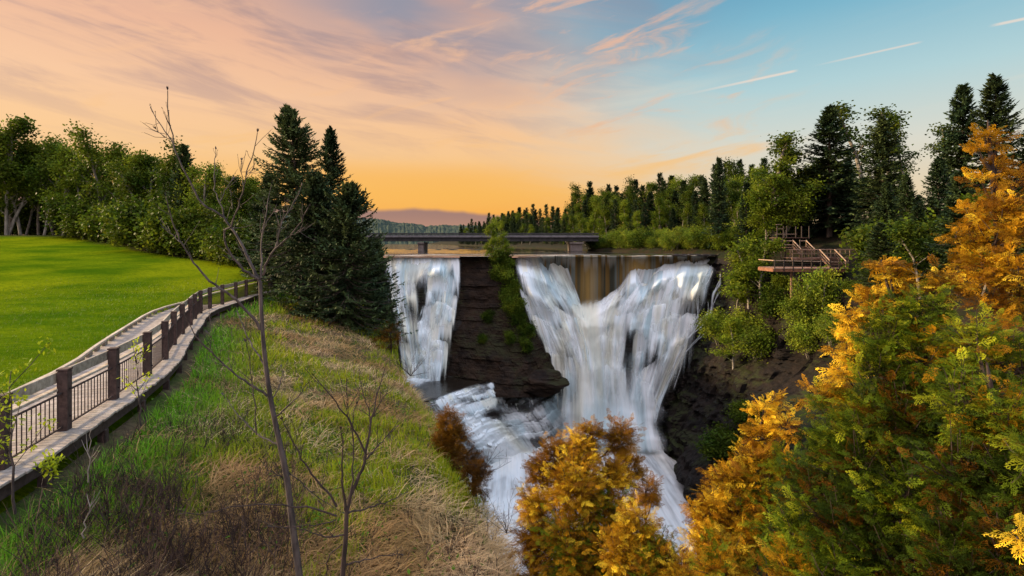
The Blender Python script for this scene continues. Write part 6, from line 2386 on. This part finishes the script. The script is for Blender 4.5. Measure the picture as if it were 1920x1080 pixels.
cedar('cedar_tree', 'golden cedar with a leaning tip at the left edge of the right-hand cedar thicket',
      [(1400, 1330, 6.4), (1398, 1100, 6.4), (1410, 900, 6.4), (1432, 770, 6.4)],
      [(1432, 775, 24, 6.4, bright, .9), (1425, 815, 32, 6.4, gold, 1), (1408, 860, 42, 6.3, gold, 1), (1372, 905, 46, 6.3, gold, 1), (1420, 920, 52, 6.1, goldolive, 1), (1340, 960, 50, 6.2, gold, 1), (1395, 990, 64, 6.0, gold, 1),
       (1322, 1020, 46, 6.1, gold, 1), (1360, 1060, 70, 5.8, goldolive, 1), (1450, 1010, 60, 5.8, mixed, 1), (1470, 880, 40, 6.0, mixed, 1), (1478, 800, 26, 6.2, gold, .8), (1452, 745, 12, 6.5, gold, .8)], 407, 110, 0.155, CG)
cedar('cedar_tree', 'big green cedar with sunlit-yellow edge sprays filling the right foreground',
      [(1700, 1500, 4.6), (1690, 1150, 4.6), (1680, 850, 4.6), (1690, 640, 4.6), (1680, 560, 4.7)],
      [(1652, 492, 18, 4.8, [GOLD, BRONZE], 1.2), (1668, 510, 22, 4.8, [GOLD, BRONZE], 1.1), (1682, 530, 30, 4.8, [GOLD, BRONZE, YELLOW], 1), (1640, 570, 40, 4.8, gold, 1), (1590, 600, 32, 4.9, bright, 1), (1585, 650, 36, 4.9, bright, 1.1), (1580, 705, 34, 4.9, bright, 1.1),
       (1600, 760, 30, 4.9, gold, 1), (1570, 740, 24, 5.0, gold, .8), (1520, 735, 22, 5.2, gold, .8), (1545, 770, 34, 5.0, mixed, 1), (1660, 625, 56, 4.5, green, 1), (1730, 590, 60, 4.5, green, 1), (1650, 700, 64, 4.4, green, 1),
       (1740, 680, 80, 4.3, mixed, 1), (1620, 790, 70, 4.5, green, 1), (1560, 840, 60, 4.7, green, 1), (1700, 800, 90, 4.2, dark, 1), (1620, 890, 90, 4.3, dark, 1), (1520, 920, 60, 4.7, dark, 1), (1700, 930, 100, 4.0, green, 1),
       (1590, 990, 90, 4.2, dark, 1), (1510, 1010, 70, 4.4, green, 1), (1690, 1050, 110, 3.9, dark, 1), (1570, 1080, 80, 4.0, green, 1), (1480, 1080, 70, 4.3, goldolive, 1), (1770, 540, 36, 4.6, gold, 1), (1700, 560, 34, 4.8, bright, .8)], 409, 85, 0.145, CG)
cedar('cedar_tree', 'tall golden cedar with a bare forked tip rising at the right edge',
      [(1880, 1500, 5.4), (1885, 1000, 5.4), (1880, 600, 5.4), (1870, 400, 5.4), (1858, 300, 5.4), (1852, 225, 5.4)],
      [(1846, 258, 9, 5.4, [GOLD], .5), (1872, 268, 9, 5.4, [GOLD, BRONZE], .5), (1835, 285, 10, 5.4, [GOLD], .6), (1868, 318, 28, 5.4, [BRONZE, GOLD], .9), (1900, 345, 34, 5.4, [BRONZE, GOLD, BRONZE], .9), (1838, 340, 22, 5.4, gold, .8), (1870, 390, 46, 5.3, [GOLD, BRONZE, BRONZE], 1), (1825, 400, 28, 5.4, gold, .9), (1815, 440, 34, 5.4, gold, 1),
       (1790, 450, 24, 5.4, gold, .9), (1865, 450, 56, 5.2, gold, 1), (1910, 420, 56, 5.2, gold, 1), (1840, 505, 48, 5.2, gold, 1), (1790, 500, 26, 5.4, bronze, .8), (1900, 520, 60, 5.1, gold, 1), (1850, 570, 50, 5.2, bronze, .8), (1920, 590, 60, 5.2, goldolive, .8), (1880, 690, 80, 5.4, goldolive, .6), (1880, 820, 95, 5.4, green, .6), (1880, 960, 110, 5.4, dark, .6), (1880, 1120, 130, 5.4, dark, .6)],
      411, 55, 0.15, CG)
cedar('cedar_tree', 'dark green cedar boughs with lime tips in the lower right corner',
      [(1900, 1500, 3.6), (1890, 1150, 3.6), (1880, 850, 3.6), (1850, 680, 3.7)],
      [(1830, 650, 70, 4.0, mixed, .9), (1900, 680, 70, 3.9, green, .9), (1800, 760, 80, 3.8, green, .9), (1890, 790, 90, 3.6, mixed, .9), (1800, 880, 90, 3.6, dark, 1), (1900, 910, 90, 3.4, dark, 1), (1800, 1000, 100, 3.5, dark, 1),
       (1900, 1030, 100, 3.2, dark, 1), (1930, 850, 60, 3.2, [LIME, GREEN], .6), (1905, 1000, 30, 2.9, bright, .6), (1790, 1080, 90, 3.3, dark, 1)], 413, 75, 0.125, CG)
# bare forked tip of the tall golden cedar and small bushes on the bank edge
GE = 'bushes at the edge of the bank'
cedar('bush', 'rusty orange round bush at the edge of the bank beside the rapids', [(850, 900, 15.5), (848, 850, 15.5), (846, 800, 15.5)],
      [(844, 790, 25, 15.3, [BRONZE * 1.1, BRONZE * .8], 1.5), (852, 818, 26, 15.0, [BRONZE, BRONZE * .6], 1.5), (836, 808, 22, 15.1, [BRONZE * 1.2, BRONZE], 1.5), (848, 845, 26, 14.8, [BRONZE * .7, BRONZE * .5], 1.5), (832, 832, 22, 14.8, [BRONZE * .9, BRONZE * .5], 1.5), (860, 868, 20, 14.4, [BRONZE * .5, BRONZE * .4], 1.4)], 421, 70, 0.26, GE)
cedar('bush', 'dark brown scrubby bush at the bank edge below the rusty bush', [(890, 930, 13.0), (888, 890, 13.0), (886, 855, 13.0)],
      [(876, 860, 20, 13.0, [BRONZE * .35, BRONZE * .25], 1.5), (895, 872, 20, 12.8, [BRONZE * .4, BRONZE * .6], 1.5), (905, 893, 14, 12.4, [BRONZE * .4], 1.4), (885, 890, 22, 12.4, [BRONZE * .3], 1.5), (900, 912, 18, 12.0, [BRONZE * .35], 1.5)], 423, 60, 0.22, GE)
cedar('bush', 'orange-brown dying cedar under the right edge of the big spruces', [(735, 690, 32), (733, 640, 32), (730, 600, 32)],
      [(735, 640, 18, 32, [BRONZE * .8, BRONZE * .4], 1), (722, 620, 16, 32, [BRONZE * .6, DGREEN], 1), (742, 610, 14, 32, [BRONZE * .5, DGREEN], 1), (712, 645, 14, 31, [BRONZE * .6], .8)], 425, 55, 0.5, GE)
for px, py, Y, L, n, lab, sd_ in ((770, 705, 24, 1.1, 9, 'wispy leafless bush at the bank edge beside the left pool', 431), (905, 890, 12.4, .8, 7, 'bare twigs sticking out over the lower river from the bank edge', 433),
                             (950, 1000, 9.0, .75, 9, 'bare dark twigs at the bank corner left of the plunge pool cedar', 435)):
    r_ = rnd(sd_)
    p = at(px, py, Y)
    root = empty('twig_bush', p, lab, 'bush', GE)
    m_ = MB()
    for k in range(n):
        twig_cloud(m_, r_, np.zeros(3), unit(r_.normal(0, .6, 3) * (1.2, .5, .3) + np.array([.25, 0, .9])), L * (.5 + .6 * r_.random()), .007 * Y / 12, 1, .2, 4, .14, 4, 1.0, .5)
    m_.build('stems', M['brush'], root)


# ------------------------------------------------------------------ spray hanging over the plunge pool
def mist():
    n, k = 24, 14
    A, B = np.meshgrid(np.linspace(0, 2 * math.pi, n, endpoint=False), np.linspace(0, math.pi, k), indexing='ij')
    V = np.stack([np.sin(B) * np.cos(A), np.sin(B) * np.sin(A), np.cos(B)], -1)
    wrap = np.array([[(n - 1) * k + j, j, j + 1, (n - 1) * k + j + 1] for j in range(k - 1)])
    m, g, out = material('spray')
    oc = g.new('ShaderNodeTexCoord').outputs['Object']
    r_ = g.vmath('LENGTH', oc)
    nz = g.noise(oc, 2.2, 3, 0.5)
    den = g.math('MULTIPLY', g.range(r_, 1.0, 0.15, 0.0, 1.0), g.range(nz, 0.30, 0.70, 0.25, 1.0))
    v = g.new('ShaderNodeVolumePrincipled')
    g.put(v, 'Color', (0.97, 0.97, 0.97, 1))
    g.put(v, 'Density', g.math('MULTIPLY', den, 0.14))
    g.l.new(v.outputs[0], out.inputs['Volume'])
    o = mk('mist', V, [np.concatenate([gridq(n, k), wrap])], m)
    o.location = at(1135, 765, 96)
    o.scale = (15, 8, 14)
    tag(o, 'soft white spray rising where the right waterfall lands', 'mist', kind='stuff')


mist()
